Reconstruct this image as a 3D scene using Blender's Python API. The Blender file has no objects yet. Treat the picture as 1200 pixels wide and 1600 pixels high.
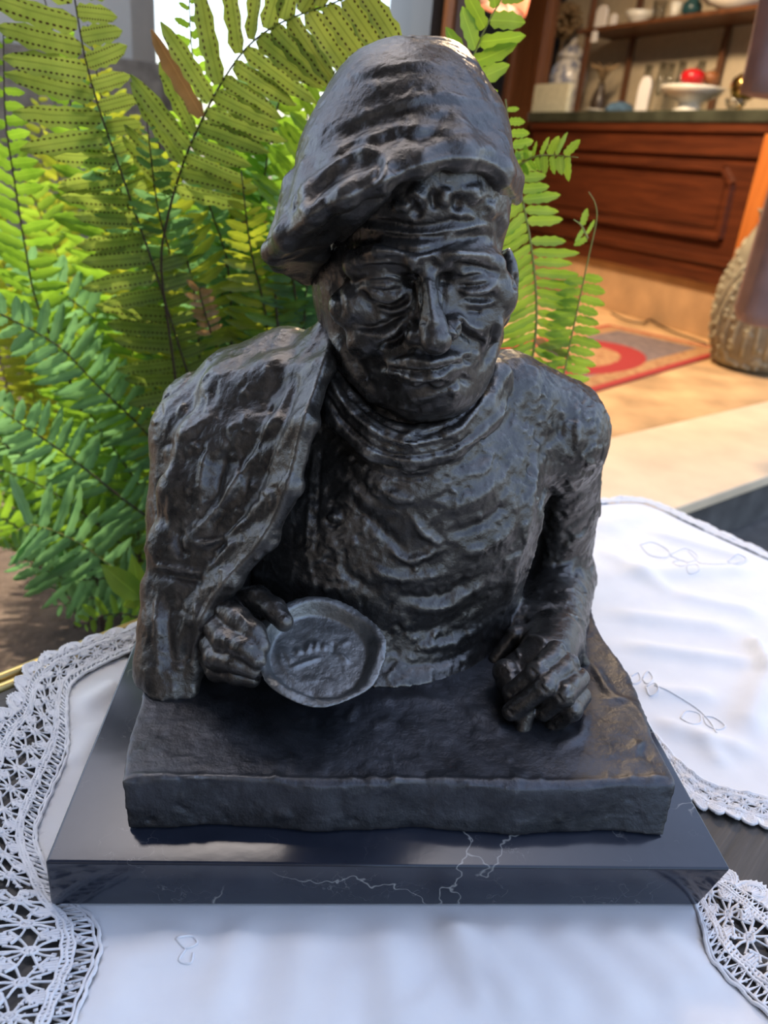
import bpy, bmesh, math, random
import numpy as np
from mathutils import Vector, Matrix

random.seed(7)
SC = bpy.context.scene
COL = SC.collection

# ---------------------------------------------------------------- camera
CAM = np.array([-0.05557869, -0.28508869, 0.81724288])
ROT = np.array([[0.99447372, -0.05208832, -0.09115272],
                [-0.06102807, 0.41966217, -0.90562644],
                [0.08542591, 0.90618457, 0.41416415]])
FPX = 1202.0
cd = bpy.data.cameras.new('camera')
cam = bpy.data.objects.new('camera', cd)
COL.objects.link(cam)
cam.matrix_world = Matrix([list(ROT[0]) + [CAM[0]], list(ROT[1]) + [CAM[1]], list(ROT[2]) + [CAM[2]], [0, 0, 0, 1]])
cd.sensor_fit = 'VERTICAL'
cd.sensor_height = 32.0
cd.lens = 32.0 * FPX / 1600
cd.clip_start = 0.02
cd.clip_end = 200
cd.dof.use_dof = True
cd.dof.focus_distance = 0.435
cd.dof.aperture_fstop = cd.lens / 3.2
cd.dof.aperture_blades = 0
SC.camera = cam
ROOM_W = 95.0          # lamp in the shop, watts
ROOF_Y = 1.16        # back edge of the unseen sun cover added over the table

# ---------------------------------------------------------------- light
world = bpy.data.worlds.new('world')
SC.world = world
world.use_nodes = True
wn = world.node_tree.nodes
wl = world.node_tree.links
sky = wn.new('ShaderNodeTexSky')
sky.sky_type = 'NISHITA'
sky.sun_disc = False
sky.sun_elevation = math.radians(68)
sky.sun_rotation = math.radians(-20)
sky.air_density = 1.0
sky.dust_density = 2.5
sky.ozone_density = 1.0
hz = wn.new('ShaderNodeHueSaturation')         # summer haze: a paler blue
hz.inputs['Saturation'].default_value = 0.92
wl.new(sky.outputs['Color'], hz.inputs['Color'])
wn['Background'].inputs['Strength'].default_value = 0.50
wl.new(hz.outputs['Color'], wn['Background'].inputs['Color'])

sd = bpy.data.lights.new('sun', 'SUN')
sd.energy = 7.0
sd.angle = math.radians(0.6)
sd.color = (1.0, 0.93, 0.80)
sun = bpy.data.objects.new('sun', sd)
COL.objects.link(sun)
SUNDIR = Vector((-0.12, 0.30, 1.0)).normalized()      # towards the sun: behind the fern, high
sun.rotation_euler = SUNDIR.to_track_quat('Z', 'Y').to_euler()

vs = SC.view_settings
vs.view_transform = 'Standard'
vs.look = 'None'
vs.gamma = 1.0
vs.use_curve_mapping = False
vs.exposure = 0.0
SC.display_settings.display_device = 'sRGB'
SC.cycles.max_bounces = 8
SC.cycles.transparent_max_bounces = 12
SC.cycles.caustics_reflective = False
SC.cycles.caustics_refractive = False

# ---------------------------------------------------------------- helpers
def P(px, py, y):
    """world point on the plane Y = y seen at photograph pixel (px, py)"""
    d = ROT @ np.array([(px - 600) / FPX, (800 - py) / FPX, -1.0])
    return CAM + d * ((y - CAM[1]) / d[1])

def G(px, py, z):
    """world point on the plane Z = z seen at photograph pixel (px, py)"""
    d = ROT @ np.array([(px - 600) / FPX, (800 - py) / FPX, -1.0])
    return CAM + d * ((z - CAM[2]) / d[2])

def project(V):
    c = (V - CAM) @ ROT
    return np.stack([600 + FPX * c[:, 0] / -c[:, 2], 800 - FPX * c[:, 1] / -c[:, 2]], 1)

def new_mat(name):
    m = bpy.data.materials.new(name)
    m.use_nodes = True
    nt = m.node_tree
    return m, nt.nodes, nt.links, nt.nodes['Principled BSDF']

def tex_coord(nodes, links, scale=1.0, coord='Object', rot=(0, 0, 0)):
    tc = nodes.new('ShaderNodeTexCoord')
    mp = nodes.new('ShaderNodeMapping')
    mp.inputs['Scale'].default_value = (scale,) * 3 if not hasattr(scale, '__len__') else scale
    mp.inputs['Rotation'].default_value = rot
    links.new(tc.outputs[coord], mp.inputs['Vector'])
    return mp.outputs['Vector']

def noise(nodes, links, vec, scale, detail=4.0, rough=0.55, dist=0.0):
    n = nodes.new('ShaderNodeTexNoise')
    n.inputs['Scale'].default_value = scale
    n.inputs['Detail'].default_value = detail
    n.inputs['Roughness'].default_value = rough
    n.inputs['Distortion'].default_value = dist
    links.new(vec, n.inputs['Vector'])
    return n.outputs['Fac']

def ramp(nodes, links, fac, stops, interp='LINEAR'):
    r = nodes.new('ShaderNodeValToRGB')
    r.color_ramp.interpolation = interp
    els = r.color_ramp.elements
    while len(els) < len(stops):
        els.new(0.5)
    for e, (p, c) in zip(els, stops):
        e.position = p
        e.color = tuple(c) + (1,) if len(c) == 3 else c
    links.new(fac, r.inputs['Fac'])
    return r.outputs['Color']

def mix(nodes, links, fac, a, b, mode='MIX'):
    m = nodes.new('ShaderNodeMix')
    m.data_type = 'RGBA'
    m.blend_type = mode
    for s, v in ((m.inputs[0], fac), (m.inputs[6], a), (m.inputs[7], b)):
        if isinstance(v, (int, float)):
            s.default_value = v
        elif isinstance(v, tuple):
            s.default_value = v + (1,) if len(v) == 3 else v
        else:
            links.new(v, s)
    return m.outputs[2]

def math_node(nodes, links, op, a, b=0.0):
    m = nodes.new('ShaderNodeMath')
    m.operation = op
    for s, v in ((m.inputs[0], a), (m.inputs[1], b)):
        if isinstance(v, (int, float)):
            s.default_value = v
        else:
            links.new(v, s)
    return m.outputs[0]

def bump(nodes, links, height, strength, distance, bsdf):
    b = nodes.new('ShaderNodeBump')
    b.inputs['Strength'].default_value = strength
    b.inputs['Distance'].default_value = distance
    links.new(height, b.inputs['Height'])
    links.new(b.outputs['Normal'], bsdf.inputs['Normal'])
    return b

def simple_mat(name, color, rough=0.5, metallic=0.0, var=0.15, scale=30, **kw):
    m, n, l, b = new_mat(name)
    v = tex_coord(n, l)
    f = noise(n, l, v, scale)
    lo = tuple(max(0, c * (1 - var)) for c in color)
    hi = tuple(min(1, c * (1 + var)) for c in color)
    l.new(ramp(n, l, f, [(0.3, lo), (0.7, hi)]), b.inputs['Base Color'])
    b.inputs['Roughness'].default_value = rough
    b.inputs['Metallic'].default_value = metallic
    for k, v_ in kw.items():
        b.inputs[k.replace('_', ' ')].default_value = v_
    return m

def link(name, me, mat=None, parent=None, smooth=True):
    o = bpy.data.objects.new(name, me)
    COL.objects.link(o)
    if mat is not None:
        for mm in (mat if isinstance(mat, (list, tuple)) else [mat]):
            me.materials.append(mm)
    if parent is not None:
        o.parent = parent
        o.matrix_parent_inverse = Matrix.Translation(parent.location).inverted() if parent.type == 'EMPTY' and parent.parent is None else Matrix()
    if smooth and len(me.polygons):
        me.polygons.foreach_set('use_smooth', np.ones(len(me.polygons), dtype=bool))
    return o

def tag(o, label=None, cat=None, group=None, kind=None):
    for k, v in (('label', label), ('category', cat), ('group', group), ('kind', kind)):
        if v:
            o[k] = v
    return o

def empty(name, loc, label, cat, group=None):
    o = bpy.data.objects.new(name, None)
    o.empty_display_size = 0.05
    COL.objects.link(o)
    o.location = loc
    return tag(o, label, cat, group)

def np_mesh(name, V, Fq):
    """fast mesh from arrays; Fq is (n,4) or (n,3)"""
    me = bpy.data.meshes.new(name)
    V = np.asarray(V, dtype=np.float32)
    Fq = np.asarray(Fq, dtype=np.int32)
    k = Fq.shape[1]
    me.vertices.add(len(V))
    me.vertices.foreach_set('co', V.ravel())
    me.loops.add(Fq.size)
    me.loops.foreach_set('vertex_index', Fq.ravel())
    me.polygons.add(len(Fq))
    me.polygons.foreach_set('loop_start', np.arange(0, Fq.size, k, dtype=np.int32))
    me.update(calc_edges=True)
    me.validate()
    return me

class MB:
    """collects boxes, tubes, lathes and grids into one mesh"""
    def __init__(self):
        self.v, self.f = [], []
    def add(self, vs_, fs_):
        o = len(self.v)
        self.v += [tuple(map(float, p)) for p in vs_]
        self.f += [tuple(i + o for i in f) for f in fs_]
        return self
    def box(self, lo, hi, M=None):
        (a, b, c), (d, e, f) = lo, hi
        vs_ = [(a, b, c), (d, b, c), (d, e, c), (a, e, c), (a, b, f), (d, b, f), (d, e, f), (a, e, f)]
        if M is not None:
            vs_ = [M @ Vector(p) for p in vs_]
        return self.add(vs_, [(3, 2, 1, 0), (4, 5, 6, 7), (0, 1, 5, 4), (1, 2, 6, 5), (2, 3, 7, 6), (3, 0, 4, 7)])
    def tube(self, pts, rad, n=6, cap=True):
        pts = [Vector(p) for p in pts]
        m = len(pts)
        rad = [rad] * m if not hasattr(rad, '__len__') else rad
        vs_, fs_ = [], []
        up = None
        for i, p in enumerate(pts):
            t = (pts[min(i + 1, m - 1)] - pts[max(i - 1, 0)])
            t = t.normalized() if t.length > 1e-9 else Vector((0, 0, 1))
            if up is None:
                up = Vector((0, 0, 1)) if abs(t.z) < 0.9 else Vector((0, 1, 0))
            s = t.cross(up)
            if s.length < 1e-6:
                s = t.orthogonal()
            s.normalize()
            up = s.cross(t).normalized()
            for k in range(n):
                a = 2 * math.pi * k / n
                vs_.append(p + (s * math.cos(a) + up * math.sin(a)) * rad[i])
        for i in range(m - 1):
            for k in range(n):
                k2 = (k + 1) % n
                fs_.append((i * n + k, i * n + k2, (i + 1) * n + k2, (i + 1) * n + k))
        if cap:
            fs_.append(tuple(range(n - 1, -1, -1)))
            fs_.append(tuple((m - 1) * n + k for k in range(n)))
        return self.add(vs_, fs_)
    def lathe(self, prof, n=32, center=(0, 0, 0), M=None, sx=1, sy=1):
        vs_, fs_ = [], []
        for r, z in prof:
            for k in range(n):
                a = 2 * math.pi * k / n
                p = Vector((r * math.cos(a) * sx, r * math.sin(a) * sy, z))
                if M is not None:
                    p = M @ p
                vs_.append(p + Vector(center))
        m = len(prof)
        for i in range(m - 1):
            for k in range(n):
                k2 = (k + 1) % n
                fs_.append((i * n + k, i * n + k2, (i + 1) * n + k2, (i + 1) * n + k))
        fs_.append(tuple(range(n - 1, -1, -1)))
        fs_.append(tuple((m - 1) * n + k for k in range(n)))
        return self.add(vs_, fs_)
    def build(self, name, mat=None, parent=None, smooth=False, bevel=0.0, seg=2, autosmooth=None):
        me = bpy.data.meshes.new(name)
        me.from_pydata(self.v, [], self.f)
        me.update()
        if bevel > 0:
            bm = bmesh.new()
            bm.from_mesh(me)
            bmesh.ops.bevel(bm, geom=[e for e in bm.edges if len(e.link_faces) == 2 and e.calc_face_angle(0) > 0.5], offset=bevel, segments=seg, profile=0.6, affect='EDGES')
            bm.to_mesh(me)
            bm.free()
        o = link(name, me, mat, parent, smooth)
        if autosmooth is not None:
            me.polygons.foreach_set('use_smooth', np.ones(len(me.polygons), dtype=bool))
            me.set_sharp_from_angle(angle=math.radians(autosmooth))
        return o

# ---------------------------------------------------------------- solid modelling on a voxel field
class Field:
    def __init__(self, lo, hi, h):
        self.lo = np.array(lo, float)
        self.h = h
        n = np.ceil((np.array(hi) - self.lo) / h).astype(int) + 1
        self.ax = [self.lo[i] + h * np.arange(n[i]) for i in range(3)]
        self.D = np.full(n, 0.03, dtype=np.float32)
    def _sl(self, lo, hi):
        out = []
        for i in range(3):
            a = int(np.clip(np.floor((lo[i] - self.lo[i]) / self.h), 0, len(self.ax[i]) - 1))
            b = int(np.clip(np.ceil((hi[i] - self.lo[i]) / self.h) + 1, 1, len(self.ax[i])))
            out.append(slice(a, max(b, a + 1)))
        return tuple(out)
    def op(self, fn, lo, hi, k=0.004, sub=False, pad=0.012):
        lo = np.array(lo) - pad - k
        hi = np.array(hi) + pad + k
        s = self._sl(lo, hi)
        X = self.ax[0][s[0]].astype(np.float32)[:, None, None]
        Y = self.ax[1][s[1]].astype(np.float32)[None, :, None]
        Z = self.ax[2][s[2]].astype(np.float32)[None, None, :]
        d = fn(X, Y, Z)
        cur = self.D[s]
        if sub:
            d = -d
            hh = np.clip(0.5 - 0.5 * (cur - d) / k, 0, 1)
            self.D[s] = cur * (1 - hh) + d * hh + k * hh * (1 - hh)
        else:
            hh = np.clip(0.5 + 0.5 * (cur - d) / k, 0, 1)
            self.D[s] = cur * (1 - hh) + d * hh - k * hh * (1 - hh)
    def ell(self, c, r, rot=None, k=0.006, sub=False):
        c = np.array(c, float)
        r = np.array(r, float)
        R = np.eye(3) if rot is None else np.array(rot)
        def fn(X, Y, Z):
            x, y, z = X - c[0], Y - c[1], Z - c[2]
            a = (R[0, 0] * x + R[1, 0] * y + R[2, 0] * z) / r[0]
            b = (R[0, 1] * x + R[1, 1] * y + R[2, 1] * z) / r[1]
            e = (R[0, 2] * x + R[1, 2] * y + R[2, 2] * z) / r[2]
            k0 = np.sqrt(a * a + b * b + e * e)
            k1 = np.sqrt((a / r[0]) ** 2 + (b / r[1]) ** 2 + (e / r[2]) ** 2) + 1e-9
            return k0 * (k0 - 1) / k1
        m = r.max()
        self.op(fn, c - m, c + m, k, sub)
    def chain(self, pts, rad, k=0.005, sub=False, kin=0.003):
        """round-cone chain"""
        pts = [np.array(p, float) for p in pts]
        rad = [rad] * len(pts) if not hasattr(rad, '__len__') else list(rad)
        def fn(X, Y, Z):
            best = None
            for a, b, ra, rb in zip(pts[:-1], pts[1:], rad[:-1], rad[1:]):
                ab = b - a
                L = max(float(ab @ ab), 1e-12)
                t = np.clip(((X - a[0]) * ab[0] + (Y - a[1]) * ab[1] + (Z - a[2]) * ab[2]) / L, 0, 1)
                d = np.sqrt((X - a[0] - t * ab[0]) ** 2 + (Y - a[1] - t * ab[1]) ** 2 + (Z - a[2] - t * ab[2]) ** 2) - (ra + (rb - ra) * t)
                if best is None:
                    best = d
                else:
                    hh = np.clip(0.5 + 0.5 * (best - d) / kin, 0, 1)
                    best = best * (1 - hh) + d * hh - kin * hh * (1 - hh)
            return best
        lo = np.min([p - r for p, r in zip(pts, rad)], 0)
        hi = np.max([p + r for p, r in zip(pts, rad)], 0)
        self.op(fn, lo, hi, k, sub)
    def tri(self, a, b, c, th, k=0.004, sub=False):
        """thick triangle plate"""
        a, b, c = (np.array(p, float) for p in (a, b, c))
        def fn(X, Y, Z):
            def sub3(p):
                return X - p[0], Y - p[1], Z - p[2]
            def dt(u, v):
                return u[0] * v[0] + u[1] * v[1] + u[2] * v[2]
            nor = np.cross(b - a, a - c)
            ba, cb, ac = b - a, c - b, a - c
            pa, pb, pc = sub3(a), sub3(b), sub3(c)
            s = np.sign(dt(pa, np.cross(ba, nor))) + np.sign(dt(pb, np.cross(cb, nor))) + np.sign(dt(pc, np.cross(ac, nor)))
            def ed(e, p):
                t = np.clip(dt(p, e) / (e @ e), 0, 1)
                return (e[0] * t - p[0]) ** 2 + (e[1] * t - p[1]) ** 2 + (e[2] * t - p[2]) ** 2
            edge = np.minimum(np.minimum(ed(ba, pa), ed(cb, pb)), ed(ac, pc))
            face = dt(pa, nor) ** 2 / (nor @ nor)
            return np.sqrt(np.where(s < 2, edge, face)) - th
        self.op(fn, np.min([a, b, c], 0) - th, np.max([a, b, c], 0) + th, k, sub)
    def strip(self, A, B, th, k=0.004, sub=False):
        """ribbon between two point rows"""
        for i in range(len(A) - 1):
            self.tri(A[i], B[i], B[i + 1], th, k, sub)
            self.tri(A[i], B[i + 1], A[i + 1], th, k, sub)
    def box(self, c, half, rot=None, rnd=0.004, k=0.003, sub=False):
        c = np.array(c, float)
        hf = np.array(half, float) - rnd
        R = np.eye(3) if rot is None else np.array(rot)
        def fn(X, Y, Z):
            x, y, z = X - c[0], Y - c[1], Z - c[2]
            q = [np.abs(R[0, i] * x + R[1, i] * y + R[2, i] * z) - hf[i] for i in range(3)]
            o = np.sqrt(sum(np.maximum(t, 0) ** 2 for t in q))
            return o + np.minimum(np.maximum(np.maximum(q[0], q[1]), q[2]), 0) - rnd
        m = float(np.linalg.norm(half))
        self.op(fn, c - m, c + m, k, sub)
    def above(self, z, k=0.002):
        """keep only what lies above height z"""
        Z = self.ax[2].astype(np.float32)[None, None, :]
        self.D = np.maximum(self.D, np.broadcast_to(z - Z, self.D.shape)).astype(np.float32)
    def mesh(self):
        D = np.pad(self.D, 1, constant_values=0.03)
        n = np.array(D.shape)
        ins = D < 0
        c = [ins[i:n[0] - 1 + i, j:n[1] - 1 + j, k:n[2] - 1 + k] for i in (0, 1) for j in (0, 1) for k in (0, 1)]
        cnt = sum(a.astype(np.int8) for a in c)
        act = (cnt > 0) & (cnt < 8)
        I = np.argwhere(act)
        vid = np.full(act.shape, -1, dtype=np.int32)
        vid[act] = np.arange(len(I))
        offs = np.array([(i, j, k) for i in (0, 1) for j in (0, 1) for k in (0, 1)])
        val = np.stack([D[I[:, 0] + o[0], I[:, 1] + o[1], I[:, 2] + o[2]] for o in offs], 1)
        acc = np.zeros((len(I), 3))
        num = np.zeros(len(I))
        for p in range(8):
            for q in range(p + 1, 8):
                if np.abs(offs[p] - offs[q]).sum() != 1:
                    continue
                a, b = val[:, p], val[:, q]
                m = (a < 0) != (b < 0)
                t = np.where(m, a / np.where(m, a - b, 1), 0)
                acc += np.where(m[:, None], offs[p] + t[:, None] * (offs[q] - offs[p]), 0)
                num += m
        V = (I + acc / num[:, None] - 1) * self.h + self.lo
        quads = []
        for ax in range(3):
            b, e = (ax + 1) % 3, (ax + 2) % 3
            sa = [slice(None)] * 3
            sb = [slice(None)] * 3
            sa[ax] = slice(0, -1)
            sb[ax] = slice(1, None)
            A, B = ins[tuple(sa)], ins[tuple(sb)]
            E = np.argwhere(A != B)
            E = E[(E[:, b] > 0) & (E[:, e] > 0) & (E[:, b] < n[b] - 1) & (E[:, e] < n[e] - 1)]
            flip = A[E[:, 0], E[:, 1], E[:, 2]]
            def cell(db, de):
                q = E.copy()
                q[:, b] -= db
                q[:, e] -= de
                return vid[q[:, 0], q[:, 1], q[:, 2]]
            Q = np.stack([cell(1, 1), cell(0, 1), cell(0, 0), cell(1, 0)], 1)
            Q[~flip] = Q[~flip][:, ::-1]
            quads.append(Q)
        return V, np.concatenate(quads)

def normals(V, Fq):
    n = np.cross(V[Fq[:, 2]] - V[Fq[:, 0]], V[Fq[:, 3]] - V[Fq[:, 1]])
    N = np.zeros_like(V)
    for i in range(4):
        for a in range(3):
            N[:, a] += np.bincount(Fq[:, i], n[:, a], len(V))
    return N / (np.linalg.norm(N, axis=1, keepdims=True) + 1e-12)

def relax(V, Fq, it=1, w=0.5):
    for _ in range(it):
        S = np.zeros_like(V)
        C = np.zeros(len(V))
        for i in range(4):
            j = Fq[:, (i + 1) % 4]
            C += np.bincount(Fq[:, i], minlength=len(V)) + np.bincount(j, minlength=len(V))
            for a in range(3):
                S[:, a] += np.bincount(Fq[:, i], V[j, a], len(V)) + np.bincount(j, V[Fq[:, i], a], len(V))
        V = V + w * (S / C[:, None] - V)
    return V

def _hash(I, s):
    h = (I[:, 0] * 374761393 + I[:, 1] * 668265263 + I[:, 2] * 2147483647 + s * 1274126177) & 0xffffffff
    h = ((h ^ (h >> 13)) * 1274126177) & 0xffffffff
    h = h ^ (h >> 16)
    return (h & 0xffff) / 65535.0

def facets(V, scale, seed=0, stretch=(1, 1, 1)):
    """clay-dab relief: every dab a small tilted plane, in units of its own size"""
    p = V / scale / np.array(stretch)
    I = np.floor(p).astype(np.int64)
    f1 = np.full(len(V), 9.0)
    f2 = np.full(len(V), 9.0)
    val = np.zeros(len(V))
    for dx in (-1, 0, 1):
        for dy in (-1, 0, 1):
            for dz in (-1, 0, 1):
                J = I + np.array([dx, dy, dz])
                c = J + 0.15 + 0.7 * np.stack([_hash(J, seed + s) for s in (1, 2, 3)], 1)
                g = np.stack([_hash(J, seed + s) for s in (4, 5, 6)], 1) - 0.5
                o = _hash(J, seed + 7) - 0.5
                r = p - c
                d = np.sqrt((r * r).sum(1))
                m = d < f1
                f2 = np.where(m, f1, np.minimum(f2, d))
                val = np.where(m, 2.0 * (r * g).sum(1) + 0.8 * o, val)
                f1 = np.where(m, d, f1)
    e = np.clip((f2 - f1) * 5, 0, 1)
    return val * (0.45 + 0.55 * e)

def vnoise(V, scale, seed=0):
    p = V / scale
    I = np.floor(p).astype(np.int64)
    f = p - I
    f = f * f * (3 - 2 * f)
    out = np.zeros(len(V))
    for dx in (0, 1):
        for dy in (0, 1):
            for dz in (0, 1):
                w = (f[:, 0] if dx else 1 - f[:, 0]) * (f[:, 1] if dy else 1 - f[:, 1]) * (f[:, 2] if dz else 1 - f[:, 2])
                out += w * _hash(I + np.array([dx, dy, dz]), seed)
    return out * 2 - 1

class Sculpt:
    """brush strokes on a mesh: ridges (+) and grooves (-) laid along the surface facing the sculptor"""
    def __init__(self, V, Fq):
        self.V, self.F = V, Fq
        self.upd()
    def upd(self):
        self.N = normals(self.V, self.F)
        self.px = project(self.V)
        to = CAM - self.V
        to /= np.linalg.norm(to, axis=1, keepdims=True)
        self.face = (self.N * to).sum(1)
    def stroke(self, pts, w, h, taper=0.6, w2=None, side=0, ymax=None):
        """pts pixels, w half-width in px, h mm; side=+1/-1 makes a cliff that falls off on one side"""
        pts = np.array(pts, float)
        if len(pts) > 2:
            pts = smooth_line(pts)
        W = max(w, w2 or 0) * 2.6
        px = self.px
        m = (px[:, 0] > pts[:, 0].min() - W) & (px[:, 0] < pts[:, 0].max() + W) & (px[:, 1] > pts[:, 1].min() - W) & (px[:, 1] < pts[:, 1].max() + W) & (self.face > 0.02)
        if ymax is not None:
            m &= self.V[:, 1] < ymax
        ix = np.nonzero(m)[0]
        if not len(ix):
            return
        q = px[ix]
        if len(pts) == 1:
            d = np.linalg.norm(q - pts[0], axis=1)
            g = np.exp(-(d / w) ** 2)
        else:
            best = np.full(len(q), 1e9)
            tt = np.zeros(len(q))
            sg = np.ones(len(q))
            L = np.concatenate([[0], np.cumsum(np.linalg.norm(np.diff(pts, axis=0), axis=1))])
            for i in range(len(pts) - 1):
                a, b = pts[i], pts[i + 1]
                ab = b - a
                t = np.clip(((q - a) @ ab) / (ab @ ab + 1e-9), 0, 1)
                r = q - a - t[:, None] * ab
                d = np.linalg.norm(r, axis=1)
                u = d < best
                best = np.where(u, d, best)
                tt = np.where(u, (L[i] + t * (L[i + 1] - L[i])) / L[-1], tt)
                sg = np.where(u, np.sign(ab[0] * r[:, 1] - ab[1] * r[:, 0]), sg)
            if side:
                ww = np.where(sg * side > 0, w, w2 or w * 3)
                g = np.exp(-(best / ww) ** 2)
            else:
                g = np.exp(-(best / w) ** 2)
            e = np.clip(np.minimum(tt, 1 - tt) / max(taper * 0.5, 1e-6), 0, 1) if taper > 0 else 1
            g = g * (e * e * (3 - 2 * e) if taper > 0 else 1)
        fade = np.clip(self.face[ix] / 0.25, 0, 1)
        self.V[ix] += self.N[ix] * (g * fade * h * 1e-3)[:, None]

def smooth_line(pts, k=5):
    """Catmull-Rom through the points"""
    p = np.vstack([2 * pts[0] - pts[1], pts, 2 * pts[-1] - pts[-2]])
    out = []
    for i in range(1, len(p) - 2):
        for t in np.linspace(0, 1, k, endpoint=False):
            a, b, c, d = p[i - 1], p[i], p[i + 1], p[i + 2]
            out.append(0.5 * (2 * b + (c - a) * t + (2 * a - 5 * b + 4 * c - d) * t * t + (3 * b - a - 3 * c + d) * t ** 3))
    out.append(p[-2])
    return np.array(out)

def rotz_tilt(roll=0.0, pitch=0.0, yaw=0.0):
    return np.array(Matrix.Rotation(yaw, 3, 'Z') @ Matrix.Rotation(pitch, 3, 'X') @ Matrix.Rotation(roll, 3, 'Y'))
# ---------------------------------------------------------------- structure: yard, added sun cover, shop room
def struct(name, mb, mat, **kw):
    o = mb.build(name, mat, **kw)
    o['kind'] = 'structure'
    return o

def prism(poly, z0, z1):
    """vertical prism over a plan polygon (counter-clockwise)"""
    n = len(poly)
    mb = MB()
    vs_ = [(p[0], p[1], z0) for p in poly] + [(p[0], p[1], z1) for p in poly]
    fs_ = [tuple(range(n - 1, -1, -1)), tuple(range(n, 2 * n))]
    fs_ += [(i, (i + 1) % n, (i + 1) % n + n, i + n) for i in range(n)]
    return mb.add(vs_, fs_)

def soil_mat():
    m, n, l, b = new_mat('soil')
    v = tex_coord(n, l)
    f = noise(n, l, v, 9, 8, 0.7)
    l.new(ramp(n, l, f, [(0.3, (0.085, 0.055, 0.035)), (0.55, (0.20, 0.13, 0.085)), (0.75, (0.33, 0.23, 0.15))]), b.inputs['Base Color'])
    b.inputs['Roughness'].default_value = 0.95
    bump(n, l, noise(n, l, v, 45, 6, 0.7), 0.9, 0.03, b)
    return m

def paving_mat():
    m, n, l, b = new_mat('dark_paving')
    v = tex_coord(n, l)
    f = noise(n, l, v, 14, 8, 0.7)
    l.new(ramp(n, l, f, [(0.3, (0.06, 0.058, 0.055)), (0.7, (0.15, 0.14, 0.13))]), b.inputs['Base Color'])
    b.inputs['Roughness'].default_value = 0.85
    bump(n, l, f, 0.5, 0.01, b)
    return m

FA = np.array([0.820, 0.572, 0.0])           # along the shop front
FB = np.array([-0.572, 0.820, 0.0])          # into the shop
L0 = np.array([0.655, 1.194, 0.0])           # on the lower edge of the threshold
CB = np.array([1.596, 4.037, 0.15])          # on the foot of the counter
CC = np.array([0.39169, -0.92010, 0.0])      # along the counter, towards the viewer's right
CN = np.array([-0.92010, -0.39169, 0.0])     # out of the counter into the room

def cpt(s, d, z):
    """counter frame: s along, d out of the front face, z up"""
    q = CB + s * CC + d * CN
    return (q[0], q[1], z)

ground = struct('ground', MB().box((-14, -12, -0.2), (14, 16, 0.0)), paving_mat())
soil = struct('ground_soil', prism([(-5, 0.62), (-0.36, 0.42), (0.10, 0.62), (0.30, 1.05), (0.2, 2.6), (-5, 3.2)], 0.0, 0.055), soil_mat())

M_SHOPFLOOR = simple_mat('shop_floor', (0.62, 0.40, 0.20), 0.42, var=0.35, scale=5)
M_STONE = simple_mat('threshold_stone', (0.78, 0.62, 0.42), 0.6, var=0.12, scale=6)
q = lambda s, t: (L0 + s * FA + t * FB)[:2]
struct('floor', prism([q(-0.35, 0.40), q(2.6, 0.40), (4.2, 3.2), (2.6, 5.6), (0.4, 7.3), (-0.02, 7.2), (0.24, 1.75)], 0.0, 0.15), M_SHOPFLOOR)
struct('trim_1', prism([q(-0.35, -0.0), q(2.6, 0.0), q(2.6, 0.398), q(-0.35, 0.398)], 0.122, 0.152), M_STONE, bevel=0.006)
struct('trim_2', prism([q(-0.35, 0.02), q(2.6, 0.02), q(2.6, 0.398), q(-0.35, 0.398)], 0.0, 0.121), simple_mat('step_riser', (0.10, 0.092, 0.086), 0.9, var=0.35, scale=12))

M_OPENING_DARK = simple_mat('dark_opening_brown', (0.030, 0.020, 0.016), 0.6)  # near-black colour stands in for the darkness of an opening
M_WALLBACK = simple_mat('tan_wall', (0.62, 0.52, 0.36), 0.8, var=0.08)
M_CEIL = simple_mat('cream_ceiling', (0.62, 0.57, 0.48), 0.9, var=0.04)
def wallq(name, a, b, z0, z1, th, mat):
    a, b = np.array(a[:2]), np.array(b[:2])
    d = (b - a) / np.linalg.norm(b - a)
    nn = np.array([-d[1], d[0]]) * th
    return struct(name, prism([a, b, b + nn, a + nn], z0, z1), mat)
jl = P(714, 40, 1.62)
c0 = cpt(-1.53, -0.46, 0)
c9 = cpt(-3.4, -0.46, 0)
c1 = cpt(1.40, -0.46, 0)
wallq('wall_left', (jl[0] + 0.03, jl[1] + 0.06), (c9[0] - 0.25, c9[1] + 0.05), 0.0, 2.75, 0.08, M_OPENING_DARK)
wallq('wall_back_left', (c0[0] + 0.0, c0[1] + 0.0), c9, 0.0, 2.75, -0.10, M_OPENING_DARK)
wallq('wall_back', c1, c0, 0.0, 2.75, -0.10, M_WALLBACK)
wallq('wall_right', q(2.6, 0.05), c1, 0.0, 2.75, -0.10, M_WALLBACK)
struct('ceiling', prism([q(-0.35, 0.05), q(2.7, 0.05), (4.2, 3.2), (2.6, 5.9), (0.4, 7.4), (-0.1, 7.3), (0.2, 1.72)], 2.62, 2.75), M_CEIL)
# unseen sun cover added above the table: it keeps the sun off the bust
M_ROOF = simple_mat('added_roof', (0.30, 0.28, 0.25), 0.8)
struct('roof_added', prism([(-3.9, -2.2), (-0.1, -2.2), (0.36, -0.7), (0.36, 1.55), (-0.06, 1.55), (-0.06, ROOF_Y), (-3.9, ROOF_Y)], 2.78, 2.9), M_ROOF)
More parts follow.
